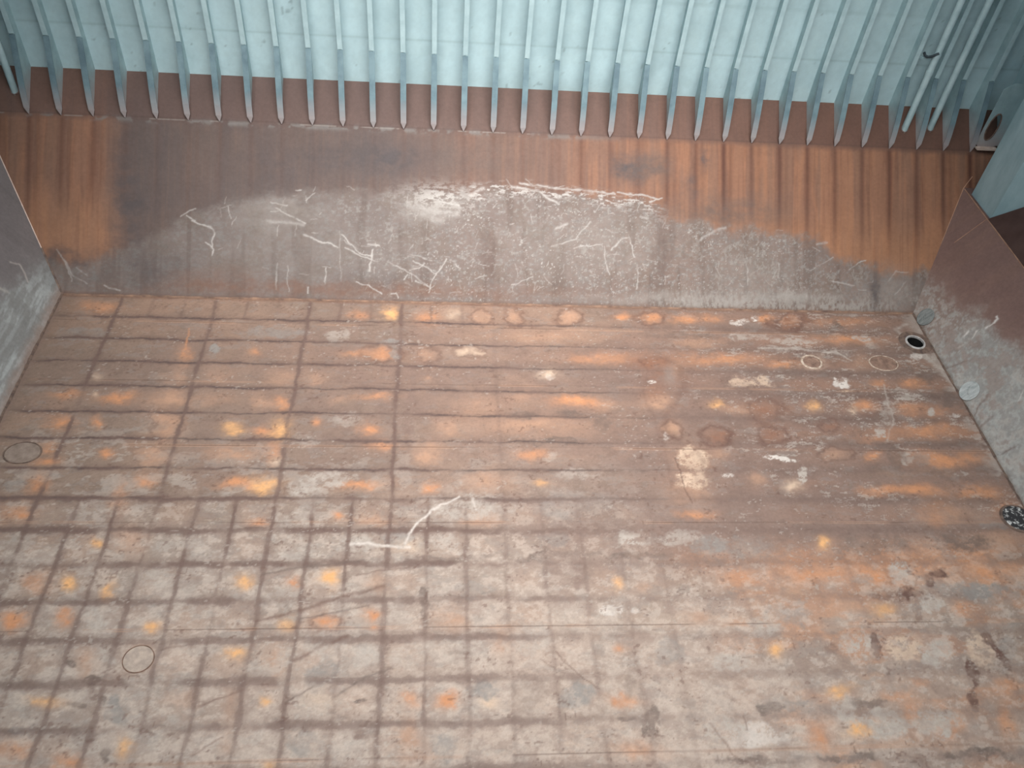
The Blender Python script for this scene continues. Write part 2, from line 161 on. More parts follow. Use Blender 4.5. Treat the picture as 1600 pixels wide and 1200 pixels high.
[9.072,-11.104,0.368,-0.007,-0.034,-0.096,"d",0.5,0.35],[4.938,-11.293,0.116,-0.002,-0.058,-0.344,"d",0.6,0.35],[4.478,-11.249,0.186,-0.004,-0.007,-0.046,"d",0.5,0.35],
[4.56,-10.695,0.095,-0.002,-0.032,-0.218,"d",0.3,0.35],[2.784,-10.724,0.35,-0.006,-0.024,-0.358,"d",0.25,0.35],[-0.306,-10.866,0.123,-0.002,0.003,-0.046,"d",0.8,0.35],
[-1.601,-11.158,0.131,-0.003,0.008,-0.056,"x",0.5,0.35],[-1.566,-11.013,0.055,-0.001,0.027,-0.204,"x",0.5,0.35],[-0.156,-11.41,0.274,-0.006,0.006,-0.088,"x",0.5,0.35],
[-0.006,-10.253,0.232,-0.004,0.004,-0.074,"x",0.4,0.35],[-4.704,-10.76,0.064,-0.001,0.025,-0.091,"d",0.7,0.35],[-4.98,-10.352,0.131,-0.002,0.027,-0.094,"d",0.7,0.35],
[-5.452,-10.047,0.099,-0.002,0.025,-0.085,"d",0.6,0.35],[-4.397,-11.688,0.083,-0.002,0.034,-0.125,"d",0.6,0.35],[-5.117,-10.809,0.149,-0.003,0.017,-0.057,"d",0.5,0.35],
[1.513,-9.965,0.286,-0.004,-0.0,-0.038,"d",0.3,0.35],[0.355,-3.763,0.12,0.002,0.041,-1.23,"v",0.5,0.35],[13.333,-2.185,0.249,0.006,-0.057,-0.144,"d",0.5,0.35],
[13.955,-3.209,0.242,0.004,-0.193,-0.45,"d",0.5,0.35],[11.996,-3.894,0.332,0.005,-0.047,-0.128,"d",0.4,0.35],[11.823,-5.213,0.222,0.002,-0.104,-0.272,"d",0.5,0.35],
[11.775,-4.92,0.481,0.005,-0.037,-0.099,"d",0.4,0.35],[11.162,-1.877,1.585,0.039,-0.062,-0.194,"d",0.3,0.35],[12.42,-5.304,0.223,0.002,-0.079,-0.194,"g",0.4,0.35],
[4.886,-4.304,0.246,0.003,-0.035,-0.281,"d",0.5,0.35],[3.079,-3.986,0.306,0.005,-0.007,-0.122,"d",0.6,0.35],[4.077,-3.971,0.34,0.005,-0.012,-0.123,"d",0.6,0.35],
[3.626,-4.772,0.822,0.009,-0.008,-0.097,"d",0.7,0.35],[-0.202,-1.574,0.402,0.011,0.006,-0.118,"g",0.7,0.35],[-0.026,-1.921,0.096,0.002,0.014,-0.324,"g",0.7,0.35],
[-0.323,-2.316,0.549,0.013,0.005,-0.09,"d",0.5,0.35],[0.773,-8.757,0.1,-0.001,0.005,-0.224,"d",0.6,0.35],[0.839,-8.966,0.087,-0.001,0.007,-0.344,"d",0.5,0.35],
[1.777,-8.624,0.354,-0.003,-0.003,-0.171,"g",0.6,0.35],[13.545,-2.533,0.247,0.005,-0.095,-0.235,"d",0.5,0.35],[15.495,-0.495,0.191,0.006,-0.095,-0.215,"d",0.3,0.35],
[12.299,-0.061,0.263,0.009,-0.11,-0.327,"d",0.5,0.35],[11.825,-0.659,0.147,0.004,-0.121,-0.368,"d",0.6,0.35],[7.7,-1.111,1.05,0.03,-0.025,-0.126,"d",0.35,0.35],
[3.369,-7.896,1.193,-0.005,-0.009,-0.107,"d",0.5,0.35],[5.241,-7.904,0.54,-0.002,-0.012,-0.077,"d",0.5,0.35],[1.27,-7.963,0.776,-0.003,0.0,-0.075,"d",0.4,0.35],
[3.648,-7.744,0.321,-0.001,-0.087,-0.928,"v",0.4,0.35],[3.869,-8.2,0.132,-0.001,-0.047,-0.447,"v",0.4,0.35],[-2.94,-3.512,0.264,0.005,0.024,-0.164,"d",0.3,0.35],
[10.147,-2.374,0.344,0.008,-0.082,-0.281,"d",0.3,0.35],[9.576,-9.921,0.083,0.026,-0.002,-0.301,"x",0.8,0.3],[12.034,-10.089,0.088,0.036,0.021,-0.402,"x",0.85,0.3],
[11.32,-10.523,0.098,0.029,-0.024,-0.289,"x",0.9,0.3],[11.116,-11.058,0.088,-0.002,-0.088,-0.194,"x",0.7,0.3],[10.77,-9.203,0.087,0.042,0.045,-0.31,"x",0.4,0.3],
[-1.851,-10.163,0.506,0.201,0.077,-0.162,"l",0.5,0.4]]
FLOOR_RINGS=[
[10.559,-0.463,0.494,0.015,-0.091,-0.317,"x",0.6,0.2],[10.582,-0.383,0.22,0.007,-0.038,-0.133,"p",0.5,0.3],[10.351,-5.148,0.392,0.004,-0.076,-0.233,"x",0.5,0.15],
[10.524,-4.228,0.227,0.003,-0.074,-0.228,"x",0.6,0.2],[1.87,-1.896,0.47,0.012,-0.004,-0.21,"x",0.45,0.2],[2.132,-0.523,0.272,0.009,-0.007,-0.281,"x",0.45,0.2],
[3.035,-0.494,0.291,0.009,-0.019,-0.359,"x",0.5,0.2],[4.467,-0.448,0.382,0.012,-0.035,-0.362,"x",0.55,0.2],[6.741,-0.426,0.39,0.012,-0.053,-0.313,"x",0.5,0.2],
[9.049,-4.512,0.412,0.005,-0.078,-0.282,"x",0.55,0.2],[9.102,-3.726,0.424,0.007,-0.103,-0.383,"x",0.4,0.2],[7.576,-4.569,0.375,0.004,-0.053,-0.24,"x",0.6,0.25],
[-5.103,-4.437,0.376,0.005,0.087,-0.381,"x",0.35,0.12],[-0.344,-1.929,0.444,0.011,0.018,-0.323,"x",0.4,0.2],[0.775,-1.97,0.288,0.007,0.005,-0.278,"x",0.4,0.2],
[-1.018,-9.35,0.25,-0.003,0.019,-0.185,"x",0.35,0.2],[6.596,-4.422,0.249,0.003,-0.06,-0.321,"x",0.5,0.2],[11.712,-3.534,0.403,0.007,-0.109,-0.305,"x",0.3,0.2],
[-5.135,-5.306,0.404,0.004,0.085,-0.357,"x",0.25,0.12],[10.766,-2.03,0.297,0.007,-0.089,-0.288,"c",0.2,0.2]]
STROKES=[
["F",[[1.501,-6.365],[1.13,-6.569],[0.796,-6.867],[0.539,-7.236],[0.38,-7.58]],0.07,"w",0.75,0.7],["F",[[1.749,-6.415],[1.84,-6.701]],0.03,"w",0.5,0.5],["F",[[-0.68,-7.608],[-0.361,-7.562],[0.005,-7.625],[0.487,-7.672]],0.05,"w",0.7,0.7],
["F",[[-2.315,-9.296],[-1.643,-9.104],[-0.712,-8.744],[0.016,-8.539]],0.06,"x",0.5,0.5],["F",[[-2.368,-8.252],[-1.52,-8.097],[-0.522,-7.999]],0.04,"d",0.6,0.5],["F",[[-1.521,-10.07],[-1.089,-9.801],[-0.637,-9.616]],0.06,"x",0.5,0.5],
["F",[[-0.766,-10.742],[-0.225,-10.432],[0.226,-10.257]],0.035,"d",0.5,0.5],["F",[[-1.537,-10.82],[-1.124,-10.536]],0.03,"d",0.5,0.5],["F",[[-3.056,-10.905],[-2.395,-10.631]],0.03,"x",0.5,0.5],
["F",[[-2.999,-11.7],[-2.529,-11.413]],0.02,"x",0.4,0.5],["F",[[-0.5,-8.292],[0.502,-8.108]],0.03,"x",0.4,0.5],["F",[[-1.505,-9.252],[-0.267,-8.955]],0.03,"d",0.5,0.5],
["F",[[-3.897,-9.825],[-3.518,-9.743]],0.03,"x",0.4,0.5],["F",[[3.32,-9.965],[3.535,-10.247],[4.021,-10.722]],0.02,"x",0.5,0.5],["F",[[3.005,-10.113],[3.29,-10.305]],0.02,"x",0.4,0.5],
["F",[[5.979,-11.372],[6.315,-11.94],[6.604,-12.164]],0.02,"x",0.4,0.5],["F",[[6.601,-11.245],[6.598,-11.499]],0.02,"x",0.5,0.5],["F",[[6.484,-5.259],[6.519,-6.084],[6.607,-6.521]],0.025,"x",0.6,0.5],
["F",[[-5.24,-1.243],[-5.201,-1.94]],0.03,"o",0.6,0.5],["F",[[12.407,-2.787],[12.206,-3.996],[11.77,-4.721]],0.03,"l",0.5,0.8],["F",[[13.94,-0.41],[13.556,-0.685],[13.918,-1.614],[14.226,-2.165],[14.314,-2.977]],0.1,"l",0.6,0.8],
["F",[[14.503,-2.745],[14.421,-4.071],[14.346,-5.289],[14.352,-6.321]],0.1,"d",0.5,0.6],["F",[[9.424,-1.557],[10.407,-1.483],[11.572,-1.698]],0.06,"l",0.6,0.9],["F",[[11.136,-1.684],[11.507,-1.626],[11.844,-1.933]],0.03,"l",0.8,0.5],
["F",[[6.164,-2.07],[6.697,-1.892],[7.167,-2.256],[7.154,-3.003],[6.814,-3.594],[6.509,-3.872],[6.416,-4.384],[6.575,-4.778],[6.997,-4.968],[7.161,-5.627]],0.16,"x",0.28,0.9],["F",[[6.164,-2.07],[6.3,-2.459],[6.076,-3.134],[6.131,-3.773],[6.268,-4.781],[6.256,-6.085]],0.07,"x",0.2,0.9],["H",[[-5.741,2.134],[-5.532,2.259],[-5.386,2.297]],0.027,"w",0.6,0.55],
["H",[[-5.595,2.139],[-5.38,2.011]],0.027,"w",0.8,0.55],["H",[[-5.462,2.008],[-4.919,1.806],[-4.884,1.672],[-4.946,1.518],[-4.926,1.35]],0.036000000000000004,"w",0.85,0.55],["H",[[-5.092,1.463],[-4.942,1.333],[-4.922,1.131]],0.03150000000000001,"w",0.9,0.55],
["H",[[-3.285,2.417],[-2.916,2.174],[-2.53,2.015]],0.03150000000000001,"w",0.8,0.55],["H",[[-3.421,2.565],[-3.005,2.511]],0.027,"w",0.6,0.55],["H",[[-3.494,2.07],[-2.58,1.98]],0.09000000000000001,"w",0.4,0.55],
["H",[[-2.575,1.724],[-2.155,1.55],[-1.684,1.41]],0.036000000000000004,"w",0.9,0.55],["H",[[-1.606,1.771],[-1.401,1.537],[-1.111,1.289],[-0.806,1.212]],0.027,"w",0.9,0.55],["H",[[-1.483,1.398],[-1.144,1.237],[-0.635,1.08]],0.027,"w",0.8,0.55],
["H",[[-0.775,1.384],[-0.787,1.042],[-0.834,0.835]],0.036000000000000004,"w",0.9,0.55],["H",[[-0.896,1.535],[-0.608,1.509]],0.045000000000000005,"w",0.7,0.55],["H",[[-0.382,1.087],[0.217,0.76],[0.732,0.48]],0.022500000000000003,"w",0.6,0.55],
["H",[[0.209,1.292],[0.551,1.198],[0.808,1.085]],0.027,"w",0.7,0.55],["H",[[0.297,1.105],[0.898,0.777]],0.022500000000000003,"w",0.7,0.55],["H",[[0.604,1.045],[0.47,0.904],[0.216,0.845]],0.027,"w",0.7,0.55],
["H",[[1.183,1.181],[0.932,0.83],[0.735,0.257]],0.027,"w",0.8,0.55],["H",[[1.269,1.149],[1.513,0.931]],0.027,"w",0.7,0.55],["H",[[-1.216,0.5],[-0.877,0.406],[-0.486,0.194]],0.022500000000000003,"w",0.9,0.55],
["H",[[-0.249,0.199],[-0.115,0.237],[-0.045,0.101]],0.022500000000000003,"w",0.9,0.55],["H",[[-2.009,0.838],[-2.019,0.446]],0.027,"w",0.9,0.55],["H",[[-3.241,0.941],[-3.261,0.263]],0.027,"w",0.5,0.55],
["H",[[-2.975,0.897],[-2.946,0.22]],0.018000000000000002,"w",0.4,0.55],["H",[[-2.434,0.351],[-2.413,0.148]],0.027,"w",0.7,0.55],["H",[[-1.658,1.872],[-1.602,0.508]],0.027,"w",0.35,0.55],
["H",[[0.389,0.592],[0.766,0.447]],0.027,"w",0.7,0.55],["H",[[0.132,0.723],[0.05,0.584]],0.027,"w",0.7,0.55],["H",[[4.617,1.538],[5.41,1.719]],0.022500000000000003,"w",0.9,0.55],
["H",[[5.499,1.651],[5.558,1.038],[5.63,0.865]],0.027,"w",0.7,0.55],["H",[[6.207,1.936],[6.299,1.586],[6.337,1.376]],0.027,"w",0.9,0.55],["H",[[5.677,1.568],[5.941,1.84],[6.207,1.936]],0.036000000000000004,"w",0.7,0.55],
["H",[[4.002,1.608],[4.702,1.803],[5.103,2.341]],0.027,"w",0.6,0.55],["H",[[2.968,0.536],[3.522,0.758]],0.022500000000000003,"w",0.7,0.55],["H",[[3.666,0.379],[3.839,0.505]],0.018000000000000002,"w",0.6,0.55],
["H",[[6.392,1.149],[6.449,0.71],[6.398,0.498]],0.027,"w",0.7,0.55],["H",[[6.57,1.189],[6.643,0.979]],0.027,"w",0.6,0.55],["H",[[8.182,1.959],[8.633,2.186],[8.905,2.283]],0.07200000000000001,"w",0.5,0.55],
["H",[[10.41,1.31],[10.393,0.952]],0.036000000000000004,"w",0.6,0.55],["H",[[9.476,1.32],[9.498,0.698]],0.018000000000000002,"w",0.6,0.55],["H",[[11.296,1.137],[11.944,1.513]],0.018000000000000002,"w",0.5,0.55],
["H",[[12.448,1.167],[12.69,1.408],[12.933,1.504]],0.018000000000000002,"w",0.9,0.55],["H",[[2.935,3.197],[3.635,3.081],[4.164,2.784]],0.07200000000000001,"w",0.8,0.55],["H",[[3.143,3.291],[4.688,3.153],[5.751,3.102]],0.054,"w",0.7,0.55],
["H",[[5.84,3.157],[6.465,3.073],[7.003,2.985]],0.045000000000000005,"w",0.8,0.55],["H",[[6.735,2.87],[7.11,3.042]],0.027,"w",0.9,0.55],["H",[[-8.814,1.155],[-8.648,0.861],[-8.429,0.336]],0.018000000000000002,"w",0.5,0.55],
["H",[[-8.649,0.911],[-8.449,0.502],[-8.079,0.312]],0.027,"w",0.5,0.55],["H",[[-8.327,0.704],[-8.036,0.512]],0.018000000000000002,"w",0.4,0.55],["H",[[-7.647,0.239],[-7.518,0.193],[-7.245,0.133]],0.027,"w",0.6,0.55],
["H",[[1.813,2.914],[2.07,3.062],[2.19,3.101]],0.09000000000000001,"w",0.8,0.55],["H",[[0.188,2.652],[0.616,2.545],[1.475,2.4]],0.18000000000000002,"w",0.5,0.55],["H",[[0.533,2.37],[1.049,2.213]],0.225,"w",0.35,0.55],
["H",[[0.835,2.812],[1.558,2.628]],0.036000000000000004,"w",0.9,0.55],["H",[[13.629,0.891],[13.817,1.167],[14.156,1.176]],0.027,"w",0.5,0.55],["H",[[13.817,0.534],[14.1,0.903]],0.027,"w",0.4,0.55],
["H",[[5.064,0.938],[5.153,0.853]],0.045000000000000005,"w",0.6,0.55],["H",[[4.136,2.136],[4.434,2.233]],0.07200000000000001,"w",0.6,0.55],["H",[[6.47,2.473],[6.721,2.428]],0.054,"w",0.5,0.55],
["H",[[11.946,0.848],[12.598,0.739]],0.036000000000000004,"w",0.6,0.55],["H",[[11.478,1.913],[11.757,1.957]],0.06300000000000001,"w",0.6,0.55],["H",[[-2.797,2.927],[-2.647,2.949]],0.027,"w",0.8,0.55],
["R",[[-1.863,1.366],[-1.867,1.582],[-1.841,1.738],[-1.768,1.738]],0.03,"w",0.95,0.2],["R",[[-1.657,0.815],[-1.608,0.952]],0.04,"w",0.7,0.5],["R",[[-1.868,0.996],[-1.768,1.155]],0.03,"w",0.6,0.5],
["R",[[-1.867,0.583],[-1.888,0.8]],0.04,"l",0.6,0.5],["R",[[-2.224,0.073],[-2.396,0.558]],0.05,"x",0.4,0.5],["R",[[-3.882,0.031],[-3.579,0.619]],0.03,"x",0.5,0.5],
["R",[[-5.204,0.162],[-5.2,0.494]],0.03,"x",0.5,0.5],["R",[[-4.302,-0.03],[-4.172,0.416]],0.04,"x",0.4,0.5],["R",[[-4.182,1.088],[-4.016,1.305]],0.02,"w",0.5,0.5],
["L",[[-0.223,1.428],[-0.07,1.24],[-0.218,0.998],[-0.363,0.849]],0.03,"l",0.7,0.2],["L",[[-1.112,1.34],[-1.048,1.159]],0.05,"l",0.6,0.5]]
HOPPER_MARKS=[
[-0.679,3.793,1.524,0.058,0.007,-0.413,"n",0.7,0.5],[-3.19,3.527,1.327,0.049,0.011,-0.579,"n",0.35,0.8],[6.19,3.788,0.571,0.021,0.003,-0.318,"n",0.7,0.5],
[-7.088,2.375,0.353,0.012,0.042,-1.841,"n",0.6,0.8],[2.233,3.816,1.039,0.039,0.007,-0.522,"s",0.35,0.8],[6.816,3.9,0.538,0.02,0.004,-0.443,"s",0.5,0.8],
[8.812,2.725,1.637,0.053,0.003,-0.428,"s",0.5,0.8],[1.023,4.031,0.343,0.013,0.01,-0.694,"s",0.35,0.8],[7.81,3.403,0.217,0.008,0.003,-0.355,"n",0.4,0.6],
[8.257,4.132,0.145,0.006,0.002,-0.321,"n",0.5,0.6],[-8.084,0.511,0.875,0.023,0.011,-0.465,"n",0.75,0.6],[-6.406,0.722,0.806,0.021,0.011,-0.502,"n",0.4,0.8],
[-2.133,0.324,4.169,0.102,0.003,-0.17,"r",0.4,1.0],[-4.94,0.424,1.142,0.029,0.007,-0.336,"r",0.3,1.0],[2.352,1.3,0.173,0.005,0.013,-1.04,"x",0.35,0.8],
[7.102,1.786,0.215,0.006,0.008,-0.972,"x",0.55,0.6],[1.248,0.235,4.281,0.102,0.002,-0.138,"r",0.3,1.0],[0.872,2.553,0.77,0.025,0.006,-0.38,"l",0.5,0.6],
[5.232,1.731,2.122,0.062,0.009,-0.877,"l",0.25,0.9],[9.733,0.971,1.462,0.038,0.004,-0.712,"l",0.25,0.9],[13.723,0.622,0.847,0.02,0.001,-0.47,"l",0.35,0.8],
[8.464,0.3,3.257,0.076,0.001,-0.142,"l",0.45,0.8],[10.653,0.369,0.92,0.022,0.001,-0.161,"l",0.5,0.7],[-3.166,2.251,0.994,0.032,0.009,-0.476,"l",0.35,0.8],
[13.253,0.611,0.169,0.004,0.001,-0.469,"n",0.6,0.6],[-2.15,1.26,2.67,0.075,0.012,-0.681,"l",0.15,0.9],[-0.795,0.528,1.011,0.025,0.004,-0.239,"n",0.2,0.9],
[-8.81,0.989,0.285,0.008,0.005,-0.199,"n",0.5,0.6]]
HOPPER_EDGE=[[-9.285, 1.059], [-8.647, 0.828], [-7.859, 1.099], [-7.065, 1.372], [-6.267, 1.731], [-5.709, 2.169], [-4.657, 2.625], [-3.84, 2.857], [-2.181, 3.051], [-0.498, 3.076], [1.207, 3.171], [2.241, 3.207], [3.457, 3.337], [4.688, 3.205], [6.465, 3.073], [7.185, 2.672], [8.814, 2.369], [10.093, 2.32], [11.57, 2.132], [12.129, 1.662], [12.877, 1.449], [13.816, 1.402], [14.762, 1.373]]
RIGHT_EDGE=[[1.042, 0.653], [0.384, 0.878], [-0.623, 1.208], [-1.875, 1.721], [-3.035, 1.835]]
LEFT_EDGE=[[0.906, 0.389], [0.494, 0.719], [-0.164, 1.019], [-1.028, 1.375]]

# ---------------------------------------------------------------- helpers
def lin(c):
    return tuple((v/255/12.92 if v/255 <= .04045 else ((v/255+.055)/1.055)**2.4) for v in c)
def smooth(a, b, x):
    t = np.clip((x-a)/(b-a), 0, 1); return t*t*(3-2*t)
_rng = np.random.RandomState
def noise(U, V, su, sv, seed):
    """value noise on a regular grid (U columns, V rows), range 0..1"""
    def w(A, s):
        p = (A-A.min())/s; i = np.floor(p).astype(int); f = p-i; f = f*f*(3-2*f); return i, f
    iu, fu = w(U, su); iv, fv = w(V, sv)
    L = _rng(seed).rand(iv.max()+2, iu.max()+2).astype(np.float32)
    A = L[iv][:, iu]*(1-fu)+L[iv][:, iu+1]*fu
    B = L[iv+1][:, iu]*(1-fu)+L[iv+1][:, iu+1]*fu
    return A*(1-fv[:, None])+B*fv[:, None]
def fbm(U, V, su, sv, seed, n=4, g=.55):
    a = 1; t = 0; s = 0
    for k in range(n):
        t = t+a*noise(U, V, su/2**k, sv/2**k, seed+k*17); s += a; a *= g
    return t/s
PIG = {k: lin(v) for k, v in dict(
    o=(208,151,114), y=(234,182,130), p=(186,150,128), c=(214,190,170), r=(150,108,88), x=(112,86,78), d=(116,102,96),
    n=(102,93,94), g=(152,147,144), l=(188,179,172), w=(222,215,210), b=(132,114,102), v=(138,117,109), s=(124,108,102)).items()}
class Sheet:
    """a plate painted on a regular grid: pigment is the plate's own colour at each point"""
    def __init__(self, U, V, base):
        self.U, self.V = U, V
        self.C = np.zeros((len(V), len(U), 3), np.float32)+np.array(lin(base), np.float32)
        self.H = np.zeros((len(V), len(U)), np.float32)
        self.wu = (fbm(U, V, .5, .5, 901)-.5)*.34; self.wv = (fbm(U, V, .5, .5, 977)-.5)*.34
        self.rg = fbm(U, V, .22, .22, 55, 4, .7)-.5
        self.fu = (fbm(U, V, .16, .14, 911, 3, .7)-.5)*.22; self.fv = (fbm(U, V, .16, .14, 987, 3, .7)-.5)*.22
        self.flk = fbm(U, V, .16, .12, 73, 5, .75)
        self.mot = fbm(U, V, .3, .2, 67, 4, .65)
    def mix(self, m, col):
        c = np.array(PIG[col] if isinstance(col, str) else lin(col), np.float32)
        m = np.clip(m, 0, 1)[..., None]; self.C += (c-self.C)*m
    def window(self, cu, cv, ru, rv):
        i0, i1 = np.searchsorted(self.U, [cu-ru, cu+ru]); j0, j1 = np.searchsorted(self.V, [cv-rv, cv+rv])
        return slice(j0, j1), slice(i0, i1)
    def blob(self, b, ring=False):
        cu, cv, au, av, bu, bv, t, k, e = b
        ru = (abs(au)+abs(bu))*1.9+.15; rv = (abs(av)+abs(bv))*1.9+.15
        J, I = self.window(cu, cv, ru, rv)
        if J.start >= J.stop or I.start >= I.stop: return
        sz = min(1., math.sqrt(abs(au*bv-av*bu))/.35)
        s2 = min(1., math.sqrt(abs(au*bv-av*bu))/.2)
        du = self.U[I][None, :]-cu+self.wu[J, I]*sz*1.5+self.fu[J, I]*s2; dv = self.V[J][:, None]-cv+self.wv[J, I]*sz*1.1+self.fv[J, I]*s2*.8
        det = au*bv-av*bu
        p = (du*bv-dv*bu)/det; q = (dv*au-du*av)/det
        d = np.sqrt(p*p+q*q)
        rough = self.rg[J, I]
        if ring:
            m = np.exp(-((d-1+rough*.25)/e)**2)*(.55+1.2*np.clip(rough+.4, 0, 1))
        else:
            # e: softness of the rim
            m = smooth(1+e*.75, 1-e*.75, d+rough*(.9 if e < .45 else .45))
            if .45 < e < .9: m = np.exp(-(d*.95)**2*(1.+.4*(t in 'yo')))*1.15
            m = m*(.7+.6*smooth(.3, .7, self.mot[J, I]))
            if t in 'wcl' and e < .45: m = m*(.18+.82*smooth(.40, .50, self.flk[J, I]))
            elif e < .45: m = m*(.5+.5*smooth(.36, .5, self.flk[J, I]))
        m = m*k
        c = np.array(PIG[t], np.float32); v = self.C[J, I]; v += (c-v)*np.clip(m, 0, 1)[..., None]
    def stroke(self, pts, w, t, k, rag):
        P = np.array(pts); lo = P.min(0)-w*2-.1; hi = P.max(0)+w*2+.1
        J, I = self.window((lo[0]+hi[0])/2, (lo[1]+hi[1])/2, (hi[0]-lo[0])/2, (hi[1]-lo[1])/2)
        if J.start >= J.stop or I.start >= I.stop: return
        U = self.U[I][None, :]+self.wu[J, I]*.4+self.fu[J, I]*.3; V = self.V[J][:, None]+self.wv[J, I]*.4+self.fv[J, I]*.3
        best = np.full(U.shape, 9., np.float32)
        for a, b in zip(P[:-1], P[1:]):
            d = b-a; L = max(d@d, 1e-6)
            s = np.clip(((U-a[0])*d[0]+(V-a[1])*d[1])/L, 0, 1)
            best = np.minimum(best, np.hypot(U-a[0]-s*d[0], V-a[1]-s*d[1]))
        m = np.exp(-(best/(w*.6+.006))**2)*k*np.clip(1-rag+rag*2.6*(self.rg[J, I]+.42), 0, 1.2)
        c = np.array(PIG[t], np.float32); v = self.C[J, I]; v += (c-v)*np.clip(m, 0, 1)[..., None]
def sheet_object(name, sh, place, mat, keep=None):
    """grid mesh; place(U,V,H)->xyz; pigment stored as a point colour"""
    nv, nu = sh.H.shape
    UU, VV = np.meshgrid(sh.U, sh.V)
    co = np.stack(place(UU, VV, sh.H), -1).reshape(-1, 3).astype(np.float32)
    idx = np.arange(nv*nu).reshape(nv, nu)
    q = np.stack([idx[:-1, :-1], idx[:-1, 1:], idx[1:, 1:], idx[1:, :-1]], -1)
    if keep is not None:
        kk = keep(UU, VV); kq = kk[:-1, :-1] & kk[:-1, 1:] & kk[1:, 1:] & kk[1:, :-1]; q = q[kq]
    q = q.reshape(-1, 4).astype(np.int32)
    me = bpy.data.meshes.new(name)
    me.vertices.add(len(co)); me.vertices.foreach_set('co', co.ravel())
    me.loops.add(q.size); me.loops.foreach_set('vertex_index', q.ravel())
    me.polygons.add(len(q)); me.polygons.foreach_set('loop_start', np.arange(len(q), dtype=np.int32)*4)
    me.polygons.foreach_set('use_smooth', np.ones(len(q), bool))
    me.update(); me.validate()
    at = me.color_attributes.new('pigment', 'FLOAT_COLOR', 'POINT')
    c = np.ones((nv*nu, 4), np.float32); c[:, :3] = np.clip(sh.C.reshape(-1, 3), .005, .95)
    at.data.foreach_set('color', c.ravel())
    me.materials.append(mat)
    o = bpy.data.objects.new(name, me); COL.objects.link(o); o['kind'] = 'structure'
    return o

def new_mat(name):
    m = bpy.data.materials.new(name); m.use_nodes = True
    nt = m.node_tree; return m, nt, nt.nodes, nt.links, nt.nodes['Principled BSDF']
def plate_mat(name, rough=.72, grain=.22, scale=9., bump=.25, dist=.01):
    m, nt, N, L, B = new_mat(name)
    at = N.new('ShaderNodeAttribute'); at.attribute_name = 'pigment'
    tc = N.new('ShaderNodeTexCoord')
    n1 = N.new('ShaderNodeTexNoise'); n1.inputs['Scale'].default_value = scale; n1.inputs['Detail'].default_value = 8; n1.inputs['Roughness'].default_value = .7
    n2 = N.new('ShaderNodeTexNoise'); n2.inputs['Scale'].default_value = scale*.18; n2.inputs['Detail'].default_value = 4
    L.new(tc.outputs['Object'], n1.inputs['Vector']); L.new(tc.outputs['Object'], n2.inputs['Vector'])
    mr = N.new('ShaderNodeMapRange'); mr.inputs[1].default_value = .25; mr.inputs[2].default_value = .75
    mr.inputs[3].default_value = 1-grain; mr.inputs[4].default_value = 1+grain
    L.new(n1.outputs['Fac'], mr.inputs[0])
    mr2 = N.new('ShaderNodeMapRange'); mr2.inputs[1].default_value = .3; mr2.inputs[2].default_value = .7; mr2.inputs[3].default_value = .95; mr2.inputs[4].default_value = 1.05
    L.new(n2.outputs['Fac'], mr2.inputs[0])
    mu = N.new('ShaderNodeMath'); mu.operation = 'MULTIPLY'; L.new(mr.outputs[0], mu.inputs[0]); L.new(mr2.outputs[0], mu.inputs[1])
    vm = N.new('ShaderNodeVectorMath'); vm.operation = 'SCALE'; L.new(at.outputs['Color'], vm.inputs[0]); L.new(mu.outputs[0], vm.inputs['Scale'])
    L.new(vm.outputs[0], B.inputs['Base Color'])
    B.inputs['Roughness'].default_value = rough; B.inputs['Specular IOR Level'].default_value = .3
    bp = N.new('ShaderNodeBump'); bp.inputs['Strength'].default_value = bump; bp.inputs['Distance'].default_value = dist
    L.new(n1.outputs['Fac'], bp.inputs['Height']); L.new(bp.outputs[0], B.inputs['Normal'])
    return m
